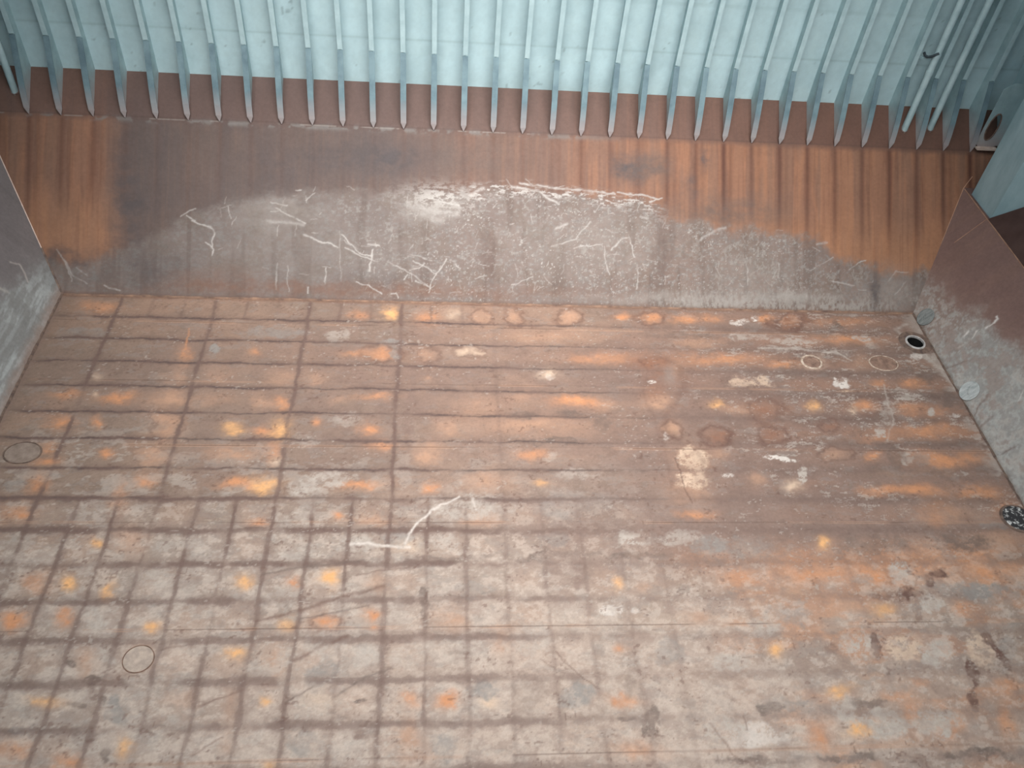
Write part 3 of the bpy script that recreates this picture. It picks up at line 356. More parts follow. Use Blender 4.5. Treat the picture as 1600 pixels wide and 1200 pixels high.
def noise_mat(name, c1, c2, scale=3., rough=.6, metal=0., bump=.15, lo=.35, hi=.65, stretch=(1,1,1), dirt=None, spec=.35):
    m, nt, N, L, B = new_mat(name)
    tc = N.new('ShaderNodeNewGeometry'); mp = N.new('ShaderNodeMapping'); mp.inputs['Scale'].default_value = stretch
    L.new(tc.outputs['Position'], mp.inputs[0])
    n = N.new('ShaderNodeTexNoise'); n.inputs['Scale'].default_value = scale; n.inputs['Detail'].default_value = 7; n.inputs['Roughness'].default_value = .62
    L.new(mp.outputs[0], n.inputs['Vector'])
    r = N.new('ShaderNodeValToRGB'); r.color_ramp.elements[0].position = lo; r.color_ramp.elements[1].position = hi
    r.color_ramp.elements[0].color = (*lin(c1), 1); r.color_ramp.elements[1].color = (*lin(c2), 1)
    L.new(n.outputs['Fac'], r.inputs[0]); out = r.outputs[0]
    if dirt:   # a stain of settled dust on the lowest part, between two heights
        col, z0, z1, amt = dirt
        sx = N.new('ShaderNodeSeparateXYZ'); L.new(tc.outputs['Position'], sx.inputs[0])
        ad = N.new('ShaderNodeMath'); ad.operation = 'MULTIPLY_ADD'; ad.inputs[1].default_value = .5; L.new(n.outputs['Fac'], ad.inputs[0]); L.new(sx.outputs['Z'], ad.inputs[2])
        mr = N.new('ShaderNodeMapRange'); mr.inputs[1].default_value = z0+.25; mr.inputs[2].default_value = z1+.25; mr.inputs[3].default_value = amt; mr.inputs[4].default_value = 0
        L.new(ad.outputs[0], mr.inputs[0])
        mx = N.new('ShaderNodeMix'); mx.data_type = 'RGBA'; L.new(mr.outputs[0], mx.inputs[0]); L.new(out, mx.inputs[6]); mx.inputs[7].default_value = (*lin(col), 1); out = mx.outputs[2]
    L.new(out, B.inputs['Base Color']); B.inputs['Roughness'].default_value = rough; B.inputs['Metallic'].default_value = metal
    B.inputs['Specular IOR Level'].default_value = spec
    bp = N.new('ShaderNodeBump'); bp.inputs['Strength'].default_value = bump; bp.inputs['Distance'].default_value = .01
    L.new(n.outputs['Fac'], bp.inputs['Height']); L.new(bp.outputs[0], B.inputs['Normal'])
    return m

def obj(name, bm, mat, parent=None, smooth_=False):
    me = bpy.data.meshes.new(name); bm.normal_update(); bm.to_mesh(me); bm.free()
    if smooth_:
        for p in me.polygons: p.use_smooth = True
    me.materials.append(mat)
    o = bpy.data.objects.new(name, me); COL.objects.link(o)
    if parent: o.parent = parent
    return o
def struct(name, bm, mat, parent=None):
    o = obj(name, bm, mat, parent)
    if not parent: o['kind'] = 'structure'
    return o
def tag(o, label, cat, group=None):
    o['label'] = label; o['category'] = cat
    if group: o['group'] = group
    return o
def empty(name, loc, label, cat, group=None):
    o = bpy.data.objects.new(name, None); COL.objects.link(o); o.location = loc; o.empty_display_size = .2
    return tag(o, label, cat, group)
def add_poly_prism(bm, pts, ext):
    """extrude a polygon (list of Vectors) by vector ext"""
    a = [bm.verts.new(p) for p in pts]; b = [bm.verts.new(Vector(p)+ext) for p in pts]
    n = len(pts)
    bm.faces.new(a[::-1]); bm.faces.new(b)
    for i in range(n): bm.faces.new((a[i], a[(i+1) % n], b[(i+1) % n], b[i]))
    bmesh.ops.recalc_face_normals(bm, faces=bm.faces[:])
def box(bm, lo, hi):
    add_poly_prism(bm, [Vector((lo[0], lo[1], lo[2])), Vector((hi[0], lo[1], lo[2])), Vector((hi[0], hi[1], lo[2])), Vector((lo[0], hi[1], lo[2]))], Vector((0, 0, hi[2]-lo[2])))
def frame_of(d):
    d = d.normalized(); a = Vector((0, 0, 1)) if abs(d.z) < .9 else Vector((1, 0, 0))
    x = d.cross(a).normalized(); return x, d.cross(x).normalized()
def tube(bm, path, rad, n=10, cap=True, wob=0, seed=0):
    rnd = random.Random(seed); rings = []
    for i, p in enumerate(path):
        p = Vector(p); d = Vector(path[min(i+1, len(path)-1)])-Vector(path[max(i-1, 0)])
        x, y = frame_of(d)
        if i and (x.dot(px) < 0): x, y = -x, -y
        px = x; r = rad*(1+wob*(rnd.random()-.5))
        rings.append([bm.verts.new(p+(x*math.cos(2*math.pi*k/n)+y*math.sin(2*math.pi*k/n))*r) for k in range(n)])
    for a, b in zip(rings[:-1], rings[1:]):
        for k in range(n): bm.faces.new((a[k], a[(k+1) % n], b[(k+1) % n], b[k]))
    if cap: bm.faces.new(rings[0][::-1]); bm.faces.new(rings[-1])
    bmesh.ops.recalc_face_normals(bm, faces=bm.faces[:])
def lathe(bm, prof, c, ax=(0, 0, 1), n=40, sx=1., sy=1., closed=False):
    """revolve (r,h) profile about axis ax through c; sx, sy make it oval"""
    d = Vector(ax).normalized()
    X = Vector((1, 0, 0)); X = (X-d*X.dot(d)).normalized(); Y = d.cross(X); c = Vector(c)
    R = [[bm.verts.new(c+d*h+(X*math.cos(2*math.pi*k/n)*sx+Y*math.sin(2*math.pi*k/n)*sy)*r) for k in range(n)] for r, h in prof]
    seq = list(zip(R[:-1], R[1:]))+([(R[-1], R[0])] if closed else [])
    for a, b in seq:
        for k in range(n): bm.faces.new((a[k], a[(k+1) % n], b[(k+1) % n], b[k]))
    if not closed:
        if prof[0][0] > 1e-4: bm.faces.new(R[0][::-1])
        if prof[-1][0] > 1e-4: bm.faces.new(R[-1])
    bmesh.ops.remove_doubles(bm, verts=bm.verts[:], dist=1e-5)
    bmesh.ops.recalc_face_normals(bm, faces=bm.faces[:])

# ---------------------------------------------------------------- materials
M_floor = plate_mat('worn_tank_top_steel', .72, .13, 13, .35, .012)
M_hop = plate_mat('rusty_hopper_steel', .7, .12, 11, .2, .008)
M_stool = plate_mat('scuffed_stool_steel', .7, .14, 12, .3, .01)
M_shell = plate_mat('pale_teal_shell_paint', .55, .05, 7, .08, .004)
M_frame = noise_mat('teal_frame_paint', (146,172,178), (170,196,200), 2.2, .5, dirt=((178,158,156), 3.25, 4.1, .85))
M_face = noise_mat('teal_flange_paint', (164,190,196), (182,207,212), 3, .5)
M_brk = noise_mat('shade_darkened_bracket_teal', (94,116,126), (118,142,150), 2.2, .55, dirt=((176,160,158), 3.2, 3.95, .8))  # overhang shade mixed into the base teal; pinkish dust on the lower part
M_pipe = noise_mat('teal_pipe_paint', (166,192,198), (186,210,214), 3, .45)
M_hopring = noise_mat('brown_foot_ring', (112,90,84), (136,114,106), 6, .7)
M_bulk = noise_mat('teal_bulkhead_paint', (138,166,174), (166,192,198), 1.6, .55, stretch=(1,1,.35))
M_far = noise_mat('dull_teal_paint', (120,140,146), (150,172,176), .8, .7)
M_maroon = noise_mat('maroon_brown_paint', (98,74,70), (118,92,86), 1.2, .7)
M_bead = noise_mat('pale_weld_bead', (196,170,156), (226,206,194), 6, .5)
M_beadrust = noise_mat('rusty_weld_bead', (150,112,92), (186,146,120), 4, .6)
M_seam = noise_mat('brown_weld_seam', (104,84,76), (160,128,108), 2.5, .7)
M_steelrim = noise_mat('bright_worn_steel', (170,164,162), (226,222,220), 8, .4, .25)
M_dark = noise_mat('black_well_inside', (14,13,14), (24,22,22), 3, .8)
M_lid = noise_mat('scuffed_grey_lid', (112,116,116), (146,148,146), 5, .6, stretch=(1,3,1))
M_lid2 = noise_mat('light_grey_lid', (158,164,165), (200,203,202), 5, .55, stretch=(1,3,1))
M_cover = noise_mat('brown_cover_plate', (124,107,97), (152,134,123), 5, .7)
M_cover3 = noise_mat('worn_cover_plate', (158,142,132), (192,172,158), 5, .7)
M_crust = noise_mat('flaking_pale_rim', (150,124,108), (214,196,180), 14, .7)
M_cover2 = noise_mat('rust_stained_cover', (116,92,82), (158,128,112), 6, .7)
M_rim = noise_mat('dirty_brown_rim', (92,76,70), (132,110,98), 8, .7)
M_strap = noise_mat('dark_clamp_steel', (44,54,60), (70,82,88), 6, .6)
M_bilge = noise_mat('black_white_speckled_grate', (52,50,52), (210,208,206), 9, .6, lo=.52, hi=.62)

# ---------------------------------------------------------------- floor
XA, XB = XL-.02, XR+.02
U = np.arange(XA, XB+.011, .0225).astype(np.float32)
V = np.arange(-12.9, .012, .0225).astype(np.float32)
fl = Sheet(U, V, (148,129,117))
X, Y = np.meshgrid(U, V)
n1 = fbm(U, V, 1.6, 1.0, 3); n2 = fbm(U, V, .6, .35, 11); n3 = fbm(U, V, .12, .10, 23, 3)
warmth = fbm(U, V, 2.5, 1.5, 71)
fl.mix(smooth(.42, .68, n1)*.35, 'v'); fl.mix(smooth(.5, .7, warmth)*.3, 'p')
fl.mix(smooth(.62, .3, n1)*smooth(-6, -9, Y)*.35, 'g')
for b in FLOOR_MARKS[:25]: fl.blob(b)
# long straw-coloured rust bands between the stiffeners on the right
row = (-Y-.016)/.803; ph = row-np.floor(row)
band = np.sin(np.pi*ph)**2
right = smooth(5.5, 10.5, X+1.2*(n1-.5))*smooth(-9.5, -6.8, Y)
fl.mix(band*right*smooth(.38, .62, fbm(U, V, 1.6, .45, 101))*.62, (186,138,108))
fl.mix(right*.35, 'v'); fl.mix(band*right*.15, 'p')
fl.mix((1-band)**2*right*smooth(.35, .55, fbm(U, V, 1.8, .6, 131))*.6, 'd')
mid = smooth(0.5, 3, X)*smooth(8.5, 6, X)*smooth(-6.5, -5.5, Y)
fl.mix(band*mid*smooth(.4, .6, fbm(U, V, 2.6, .5, 141))*.25, 'p'); fl.mix(mid*smooth(.42, .6, n1)*.3, 'v')
# plate tops rubbed clean, square by square
ncx = np.floor((X-.045)/.8); ncy = np.floor(row)
fl.mix(smooth(-6.0, -12.5, Y+2.5*(n1-.5)+.12*np.abs(X-3))*.62, (194,176,165))
fl.mix(np.exp(-((X-3.5)/4.2)**2)*smooth(-7., -10., Y+1.5*(n1-.5))*.45, (198,180,168))
gold = fbm(U, V, 1.3, .5, 151, 4, .6)
fl.mix(smooth(6.2, 8.2, X+1.5*(n1-.5))*smooth(-7.3, -7.8, Y)*smooth(.44, .60, gold)*.55, 'o')
fl.mix(smooth(6.5, 9, X)*smooth(-7.0, -7.6, Y)*smooth(.5, .62, fbm(U, V, .9, .6, 157, 4))*.4, 'v')
fl.mix(np.exp(-((Y+7.85)/.36)**2)*smooth(5.2, 7.2, X)*smooth(.3, .5, gold)*.55, 'o')
h1 = np.modf(np.abs(np.sin(ncx*12.9+ncy*78.2)*43758.5))[0]; h2 = np.modf(np.abs(np.sin(ncx*39.3+ncy*11.1)*24634.6))[0]
cell = (X-.045)/.8; cph = cell-np.floor(cell)
pil = (np.sin(np.pi*cph)*np.sin(np.pi*ph))
low = smooth(-6.2, -6.7, Y)
fl.mix(pil**.6*low*h1*.35*smooth(.3, .6, n2+.1), 'l'); fl.mix(low*pil*(h2 > .6)*.22, 'p'); fl.mix(low*(h2 < .25)*.14, 'b')
# patchy clean steel with crisp flaked edges
pat = fbm(U, V, .5, .28, 203, 5, .62)
lm = smooth(3.5, -1.5, X)*.5+.5
fl.mix(smooth(.56, .60, pat)*smooth(-3.8, -6, Y+2*(n1-.5))*.42*lm*(1-.8*smooth(5, 7, X)*smooth(-8.2, -7.4, Y)), 'l')
zone = smooth(4.6, 6.6, X+1.2*(n1-.5))*smooth(-8.0, -7.2, Y)
fl.mix(zone*.42, (134,112,106))
flk = fbm(U, V, .22, .09, 243, 5, .72)
fl.mix(smooth(.60, .64, flk+.05*(1-band)-.02)*zone*smooth(5.5, 9, X)*smooth(.42, .6, fbm(U, V, 1.5, .8, 247))*.75, 'l')
fl.mix(smooth(.60, .63, fbm(U, V, .35, .16, 233, 5, .65))*.28, 'g')
# crisp flaking islands of old dirt on the rubbed steel
isl = fbm(U, V, .22, .15, 263, 5, .72); isl2 = fbm(U, V, 1.1, .7, 269)
nearl = np.maximum(np.abs(cph-.5), np.abs(ph-.5))*2
fl.mix(smooth(.54, .58, isl+.16*(nearl-.72)+.12*(isl2-.5))*low*.34, (150,130,122))
fl.mix(smooth(.55, .60, 1-isl+.10*(.5-nearl)+.1*(isl2-.5))*smooth(-5.5, -7.5, Y+1.1*smooth(5, 7, X))*.42, (206,191,181))
fl.mix(smooth(.56, .61, isl+.10*(nearl-.7))*(1-low)*.28, (116,98,90))
for b in FLOOR_MARKS[25:]: fl.blob(b)
for b in FLOOR_RINGS: fl.blob(b, True)
# dirt along the stiffeners under the plate
LINEC = (118,98,92)
def line_mask(D, w, brk, amt):
    amt = amt*(1-.30*low*smooth(-6, -10, Y))
    g = np.exp(-(D/w)**2)
    return np.clip(.62*smooth(.30, .62, g+(RAG-.5)*1.15+(brk-.7)*.35)+.38*g, 0, 1)*amt*(.35+.65*brk)
RAG = fbm(U, V, .14, .11, 361, 4, .75)
brk = smooth(.28, .55, fbm(U, V, .8, .5, 301, 4)); brk2 = smooth(.3, .55, fbm(U, V, .5, .9, 331, 4))
wob = (fbm(U, V, .9, .9, 351)-.5)*.12+(fbm(U, V, .15, .15, 353)-.5)*.06
ragw = .6+.9*fbm(U, V, .3, .3, 357, 3)
dy = (ph-np.round(ph))*.803+wob
strong = smooth(6, 1.5, X)*.72+.28
lowline = .040+.030*low
fl.mix(line_mask(dy, lowline*ragw, brk, .72)*(strong)+line_mask(dy+.02, (.10+.03*low)*ragw, brk, .30)*strong, LINEC)
fl.mix(line_mask(dy, .02, smooth(.4, .6, fbm(U, V, .5, .3, 305)), .6)*smooth(.9, .1, low)*smooth(8, 4, X), (84,74,74))
dx = (cph-np.round(cph))*.8+wob
k = np.round(cell)
main = (np.mod(k, 3) == 0)
fine = np.maximum(low, smooth(-.85, -.78, Y)*.6)
fadeR = smooth(3.6, 0.4, X)
fadeLow = smooth(-5.8, -8.8, Y)
wx = np.where(main, .046, .040)*ragw
amt = np.where(main, np.maximum(fadeR, fadeLow*(.25+.3*smooth(7, 3, X))), fine*np.maximum(fadeR, .12+.45*fadeLow*smooth(7, 3, X)))
amt = amt*np.where((k < -9) & (Y > -3.5), 0, 1)
fl.mix(line_mask(dx, wx, brk2, .72)*amt+line_mask(dx, wx*2.2, brk2, .22)*amt, LINEC)
# butt seams of the plating: thin lines, part rust part dark brown
for ys in (-.955, -3.03, -5.0, -7.045, -9.435, -11.85):
    d = np.abs(Y-ys+.004*np.sin(X*1.3))
    fl.mix(np.exp(-(d/.011)**2)*smooth(.42, .55, fbm(U, V, 1.5, 1, 401+int(-ys*7)))*.6, (96,74,66))
    fl.mix(np.exp(-((d-.02)/.012)**2)*smooth(.5, .6, fbm(U, V, 1.2, 1, 431+int(-ys*7)))*.5, 'p')
    fl.H += (.006*np.exp(-(d/.012)**2)).astype(np.float32)
# speckle: dark flakes and pale chips
sp = fbm(U, V, .09, .07, 501, 2, .8)
fl.mix(smooth(.70, .78, sp)*smooth(.5, .62, n2)*.5, 'x')
fl.mix(smooth(.72, .8, fbm(U, V, .08, .05, 541, 2, .8))*smooth(.5, .62, fbm(U, V, .8, .4, 547))*.5, 'l')
edge = np.maximum(smooth(.55, .0, X-XL+.25*(n2-.5)), 0)
fl.mix(edge*.5, 'b'); fl.mix(smooth(.16, .02, X-XL)*.6, 'v')
fl.mix(smooth(-.14, -.02, Y+.08*(n2-.5))*.7, (138,106,90))
fl.mix(smooth(.5, .0, XR-X)*smooth(.5, .6, n2)*.6, 'l')
for s, pts, w, t, kk, rag in STROKES:
    if s == 'F': fl.stroke(pts, w*(.5 if w > .05 and t == 'w' else 1), t, kk, .95 if w > .05 else rag)
fl.C *= np.array((.90, .855, .825), np.float32)
# plating sags slightly between its stiffeners
fl.H += (-.012*np.sin(np.pi*ph)*smooth(-1., 1., np.sin(np.pi*ph))*(.4+.6*np.sin(np.pi*cph))).astype(np.float32)
fl.H += ((n3-.5)*.004).astype(np.float32)
HOLE = (13.9, -1.2, .225)
floor = sheet_object('floor', fl, lambda u, v, h: (u, v, h), M_floor, keep=lambda u, v: (u-HOLE[0])**2+(v-HOLE[1])**2 > HOLE[2]**2)
# the part of the same floor nearer than the photograph sees
U2 = np.arange(XL, XR+.1, .2).astype(np.float32); V2 = np.arange(YN, -12.7, .2).astype(np.float32)
f2 = Sheet(U2, V2, (162,142,130)); f2.mix(fbm(U2, V2, 1.5, 1, 9)*.5, 'v')
o = sheet_object('floor_near', f2, lambda u, v, h: (u, v, h-.012), M_floor)

# ---------------------------------------------------------------- hopper plate
U = np.arange(-11.4, 17.2, .019).astype(np.float32); V = np.arange(0, HLEN+.001, HLEN/310).astype(np.float32)
hp = Sheet(U, V, (124,106,100))
X, T = np.meshgrid(U, V)
h1 = fbm(U, V, 1.3, 1.3, 603); h2 = fbm(U, V, .5, .4, 607); st1 = fbm(U, V, .28, 3.5, 611, 3, .6); st2 = fbm(U, V, .07, 1.6, 617, 3, .6)
hp.mix(smooth(.45, .65, h1)*.3, 'n')
org = np.maximum(smooth(1.5, 7.5, X+2*(h1-.5)), smooth(-6.6, -8.2, X+(h1-.5))*.8)
org = np.maximum(org, .35*smooth(-1, 2.5, X))
hp.mix(org*(.62+.5*smooth(.35, .65, st1))*.8, (200,140,106))
hp.mix(org*smooth(3.2, 1.5, T)*.35, (222,160,116))
hp.mix(smooth(.52, .66, st1)*.25, 'n'); hp.mix(smooth(.56, .68, st2)*(.08+.14*org), (128,84,68)); hp.mix(smooth(.45, .3, st2)*(.06+.1*org), (190,138,106))
# run-down streaks under every bracket toe
for k in range(-13, 21):
    x0 = k*S+.015; a = (.35+.65*org)*_rng(k+50).uniform(.5, 1)
    d = X-x0+.02*(st2-.5)
    run = smooth(4.75, 4.55, T)*smooth(_rng(k+90).uniform(.8, 2.6), 3.2, T)
    hp.mix(np.exp(-(d/.07)**2)*a*run*(.7+.25*(X > 8)), (104,66,56)); hp.mix(np.exp(-(d/.16)**2)*a*run*.25*org, (118,76,62))
    hp.mix(np.exp(-((d-.2)/.06)**2)*a*run*_rng(k+130).uniform(0, .5), (112,74,60))
# band between the toes and the shell
top = smooth(4.50, 4.74, T+.08*(h2-.5))
hp.mix(top*.75, (122,98,92)); hp.mix(top*smooth(6, 13, X)*.5, (124,88,74))
hp.mix(np.exp(-((T-4.62+.06*(h2-.5))/.07)**2)*smooth(.50, .62, fbm(U, V, .35, .3, 641))*smooth(7, 3, X)*.7, 'g')
hp.mix(np.exp(-((T-4.66)/.012)**2)*smooth(.52, .58, fbm(U, V, .5, 1, 643))*smooth(5, 3, X)*.7, 'l')
hp.mix(np.exp(-((T-4.70)/.02)**2)*.35, (96,74,70))
for b in HOPPER_MARKS[:11]: hp.blob(b)
# scuffed area, higher in the middle
E_ = np.array(HOPPER_EDGE); eb = np.interp(U, E_[:, 0], E_[:, 1])[None, :]
dd = eb-T+.5*(h2-.5)+.25*(fbm(U, V, .2, .2, 651)-.5)
inside = smooth(-.05, .35, dd)
hp.mix(inside*.84, (148,134,129))
fine1 = fbm(U, V, .10, .06, 661, 4, .7); fine2 = fbm(U, V, .06, .14, 667, 3, .7)
hp.mix(inside*smooth(.48, .66, fine1)*.55, 'g'); hp.mix(inside*smooth(.5, .62, h2)*.3, 'b')
hp.mix(inside*smooth(.5, .66, st1)*.35, (112,92,84))
dens = fbm(U, V, .9, .6, 671)*.5+.5*inside*smooth(-5, 1, X)*smooth(15.5, 10, X)
hp.mix(inside*smooth(.56, .68, fine1*.6+fine2*.4)*smooth(.4, .85, dens)*.6, 'l')
hp.mix(inside*smooth(.68, .78, fbm(U, V, .055, .05, 677, 3, .8))*smooth(.5, .9, dens)*.8, 'w')
crest = np.exp(-((dd-.18)/.16)**2)*smooth(1.2, 2.2, X)*smooth(7.6, 6.4, X)
hp.mix(crest*smooth(.52, .60, fbm(U, V, .16, .05, 683, 4, .7))*.9, 'w')
pt = np.exp(-(((X-1.0)/.85)**2+((T-2.78)/.34)**2))
hp.mix(pt*smooth(.44, .56, fbm(U, V, .14, .06, 691, 4, .7))*1.05, 'w')
lowr = smooth(.75, .1, T)*smooth(6, 8, X)*smooth(14.3, 13.3, X)
hp.mix(lowr*smooth(.40, .56, fine2)*.8, 'l'); hp.mix(inside*smooth(6.5, 9, X)*smooth(.52, .64, fbm(U, V, .07, .10, 699, 3, .8))*smooth(.4, .6, h2)*.55, 'l')
for b in HOPPER_MARKS[11:]: hp.blob(b)
# many thin scratches
rs = random.Random(31)
for i in range(170):
    x = rs.uniform(-5, 13.5) if i % 3 else rs.uniform(0, 7); e = float(np.interp(x, E_[:, 0], E_[:, 1])); t = rs.uniform(.15, max(.3, e-.05))
    a = rs.choice([rs.gauss(.15, .25), rs.gauss(1.35, .25), rs.uniform(0, 3.1)]); L = rs.uniform(.06, .32)
    p = (x, t); q = (x+L*math.cos(a), t+L*math.sin(a))
    hp.stroke([p, q], rs.uniform(.004, .012), 'w', rs.uniform(.15, .55), .6)
for s, pts, w, t, kk, rag in STROKES:
    if s == 'H': hp.stroke(pts, w*.7, t, kk*.85, .97)
hp.mix(smooth(.12, .0, T+.06*(h2-.5))*.6, (134,100,84))
hp.C *= HOPK
hp.H += ((fbm(U, V, 1.1, 2.2, 697)-.5)*.02).astype(np.float32)
hp.H *= smooth(0, .2, T)*smooth(HLEN, HLEN-.2, T)
ch, sh_ = math.cos(HA), math.sin(HA)
def hop_place(u, t, h): return (u, t*ch-h*sh_, t*sh_+h*ch)
def hop_keep(u, t):
    z = t*sh_
    return (u < XR+RS*np.minimum(z, ZS)+.04+(z > ZS-.08)*2.0) & (u > XL-LS*np.minimum(z, ZS)-.04-(z > ZS-.08)*2.0)
sheet_object('wall_far_lower', hp, hop_place, M_hop, keep=hop_keep)

# ---------------------------------------------------------------- side shell
U = np.arange(-11.4, 17.5, .05).astype(np.float32); V = np.arange(ZK, 12.221, .05).astype(np.float32)
shl = Sheet(U, V, (184,209,215))
X, Z = np.meshgrid(U, V)
s1 = fbm(U, V, .9, .9, 703); s2 = fbm(U, V, .25, .3, 709)
shl.mix((Z > 5.18)*.10, (150,176,180)); shl.mix((Z > 6.457)*.10, (150,176,180)); shl.mix(smooth(.4, .65, fbm(U, V, .16, .2, 733, 3, .8))*.14, (152,176,182)); shl.mix(smooth(.45, .7, s1)*.2, (146,172,178)); shl.mix(smooth(.5, .7, s2)*.14, (190,212,212))
shl.mix(np.exp(-((Z-5.18)/.03)**2)*.35, (140,164,168)); shl.mix(np.exp(-((Z-6.457)/.03)**2)*.35, (140,164,168))
shl.mix(smooth(.80, .86, fbm(U, V, .12, .16, 719, 2, .8))*smooth(.5, .6, fbm(U, V, 1.2, 1.2, 723))*.45, (106,122,126))
sheet_object('wall_far', shl, lambda u, v, h: (u, u*0+YK, v), M_shell)

# ---------------------------------------------------------------- stools (sloped end walls)
def stool(name, side, edge, base, strokes, near):
    lean = RS if side > 0 else LS; x0 = XR if side > 0 else XL; Ls = ZS*math.hypot(1, lean)
    U = np.arange(near, 2.72, .025).astype(np.float32); V = np.arange(0, Ls+.001, Ls/118).astype(np.float32)
    s = Sheet(U, V, base); Yy, T = np.meshgrid(U, V)
    a = fbm(U, V, .9, .9, 811); b = fbm(U, V, .25, .2, 821, 4, .65); c = fbm(U, V, .08, .08, 827, 3, .7); str_ = fbm(U, V, .35, 3., 829)
    s.mix(smooth(.45, .65, str_)*.4, (132,104,94) if side > 0 else (112,104,104))
    E = np.array(edge)[::-1]; eb = np.interp(U, E[:, 0], E[:, 1])[None, :]
    dd = eb-T+.9*(a-.5)+.5*(b-.5)
    ins = smooth(-.1, .55, dd)
    s.mix(smooth(-.7, .2, dd)*.3, (150,126,116) if side > 0 else (134,128,126))
    if side > 0:
        s.mix(ins*.75, (150,134,126)); s.mix(ins*smooth(-.6, -2.2, Yy+1.2*(a-.5))*.7, (160,161,159))
        s.mix(ins*smooth(.45, .6, b)*.5, 'l'); s.mix(ins*smooth(.5, .62, c)*.5, (180,180,177)); s.mix(ins*smooth(.56, .64, a*.5+b*.5)*.5, 'v')
        s.mix(smooth(.12, .02, T+.1*(b-.5))*.5, (112,98,88))
    else:
        s.mix(ins*.85, (146,146,144)); s.mix(ins*smooth(.42, .62, fbm(U, V, .5, .09, 841, 4, .65))*.55, (184,186,186)); s.mix(ins*smooth(.56, .66, a)*.4, (120,116,114))
        s.mix(smooth(.35, .05, T+.2*(b-.5))*.6, (148,120,106))
    for q, pts, w, t, kk, rag in STROKES:
        if q == strokes: s.stroke(pts, w, t, kk, rag)
    s.H += ((b-.5)*.02*ins).astype(np.float32)
    def place(u, v, h):
        z = v/math.hypot(1, lean); n = math.hypot(1, lean)
        return (x0+side*lean*z-side*h/n, u, z+h*lean/n)
    def keep(u, v):
        z = v/math.hypot(1, lean); return u < z*YK/ZK+.03
    return sheet_object(name, s, place, M_stool, keep)
stool('wall_right', 1, RIGHT_EDGE, (126,100,94), 'R', -13)
stool('wall_left', -1, LEFT_EDGE, (124,116,116), 'L', -13)

# corrugated bulkheads on the stools, with shedder plates in the troughs
def bulkhead(name, side):
    xf = XR+RS*ZS+.10 if side > 0 else XL-LS*ZS-.10
    dpt = .92; pts = []; y = 5.9; y = 2.34+3.76*1
    # profile from far to near: flange(1.18) web(.64) trough(1.3) web(.64)
    ys = []; y = 2.34+.64+1.3
    seq = [(y, 1), (y-1.3, 1), (y-1.94, 0), (y-3.12, 0)]
    P = []
    for c in range(7):
        for (yy, d) in seq: P.append((yy-c*3.76, d))
    bm = bmesh.new(); th = .02; prev = None
    for yy, d in P:
        x = xf+side*dpt*d
        a = bm.verts.new((x, min(yy, YK), ZS-.02)); b = bm.verts.new((x, min(yy, YK), ZTOP-.3))
        if prev: bm.faces.new((prev[0], a, b, prev[1]))
        prev = (a, b)
    bmesh.ops.recalc_face_normals(bm, faces=bm.faces[:])
    o = struct(name, bm, M_bulk if side > 0 else M_far)
    md = o.modifiers.new('thick', 'SOLIDIFY'); md.thickness = .02; md.offset = 0
    # stool top plate
    bm = bmesh.new()
    x0 = XR+RS*ZS if side > 0 else XL-LS*ZS
    lo, hi = sorted((x0, x0+side*2.2)); box(bm, (lo, -21, ZS-.03), (hi, 2.72, ZS-.003))
    t = obj('stool_top', bm, M_maroon, o)
    # shedders: sloping plates closing each trough
    hgt = 1.1; sl = dpt+.08
    for c in range(7):
        yc1 = 1.16-c*3.76; yc0 = yc1-.64-1.3-.64
        bm = bmesh.new(); n = 12; fr = []
        xk = x0+side*.02
        k = hgt/dpt
        # corners: knuckle line y from yc1 to yc0, rising to the trough face
        A = (xk, yc1, ZS), (xk, yc0, ZS), (xf+side*dpt, yc0+.64, ZS+hgt+.1), (xf+side*dpt, yc1-.64, ZS+hgt+.1)
        v = [bm.verts.new(q) for q in A]; bm.faces.new(v)
        bmesh.ops.solidify(bm, geom=bm.faces[:], thickness=.012)
        s_ = obj('shedder_plate', bm, M_maroon, o)
    return o
bulkhead('wall_right_upper', 1)
bulkhead('wall_left_upper', -1)

# near side of the hold, mirrored far behind the camera
bm = bmesh.new()
a = [bm.verts.new(q) for q in ((-11.4, YN, -.02), (17.2, YN, -.02), (17.2, YN-YK, ZK), (-11.4, YN-YK, ZK))]; bm.faces.new(a)
b = [bm.verts.new((17.2, YN-YK, 11)), bm.verts.new((-11.4, YN-YK, 11))]; bm.faces.new((a[3], a[2], b[0], b[1]))
struct('wall_near', bm, M_far)
# topside tanks and deck around the hatch opening
HX0, HX1, HY0, HY1 = HATCH
bm = bmesh.new()
def quad(bm, *q): bm.faces.new([bm.verts.new(p) for p in q])
quad(bm, (-11.4, YK, 12.2), (17.2, YK, 12.2), (17.2, HY1, 14.6), (-11.4, HY1, 14.6))
quad(bm, (-11.4, YN-YK, 11), (17.2, YN-YK, 11), (17.2, HY0, 14.6), (-11.4, HY0, 14.6))
quad(bm, (-11.4, HY1, 14.6), (17.2, HY1, 14.6), (17.2, HY1, 16.6), (-11.4, HY1, 16.6))
quad(bm, (-11.4, HY0, 14.6), (17.2, HY0, 14.6), (17.2, HY0, 16.6), (-11.4, HY0, 16.6))
quad(bm, (-11.4, HY0, 15.9), (HX0, HY0, 15.9), (HX0, HY1, 15.9), (-11.4, HY1, 15.9))
quad(bm, (HX1, HY0, 15.9), (17.2, HY0, 15.9), (17.2, HY1, 15.9), (HX1, HY1, 15.9))
quad(bm, (HX0, HY0, 15.9), (HX0, HY1, 15.9), (HX0, HY1, 17.0), (HX0, HY0, 17.0))
quad(bm, (HX1, HY0, 15.9), (HX1, HY1, 15.9), (HX1, HY1, 17.0), (HX1, HY0, 17.0))
struct('ceiling', bm, M_far)
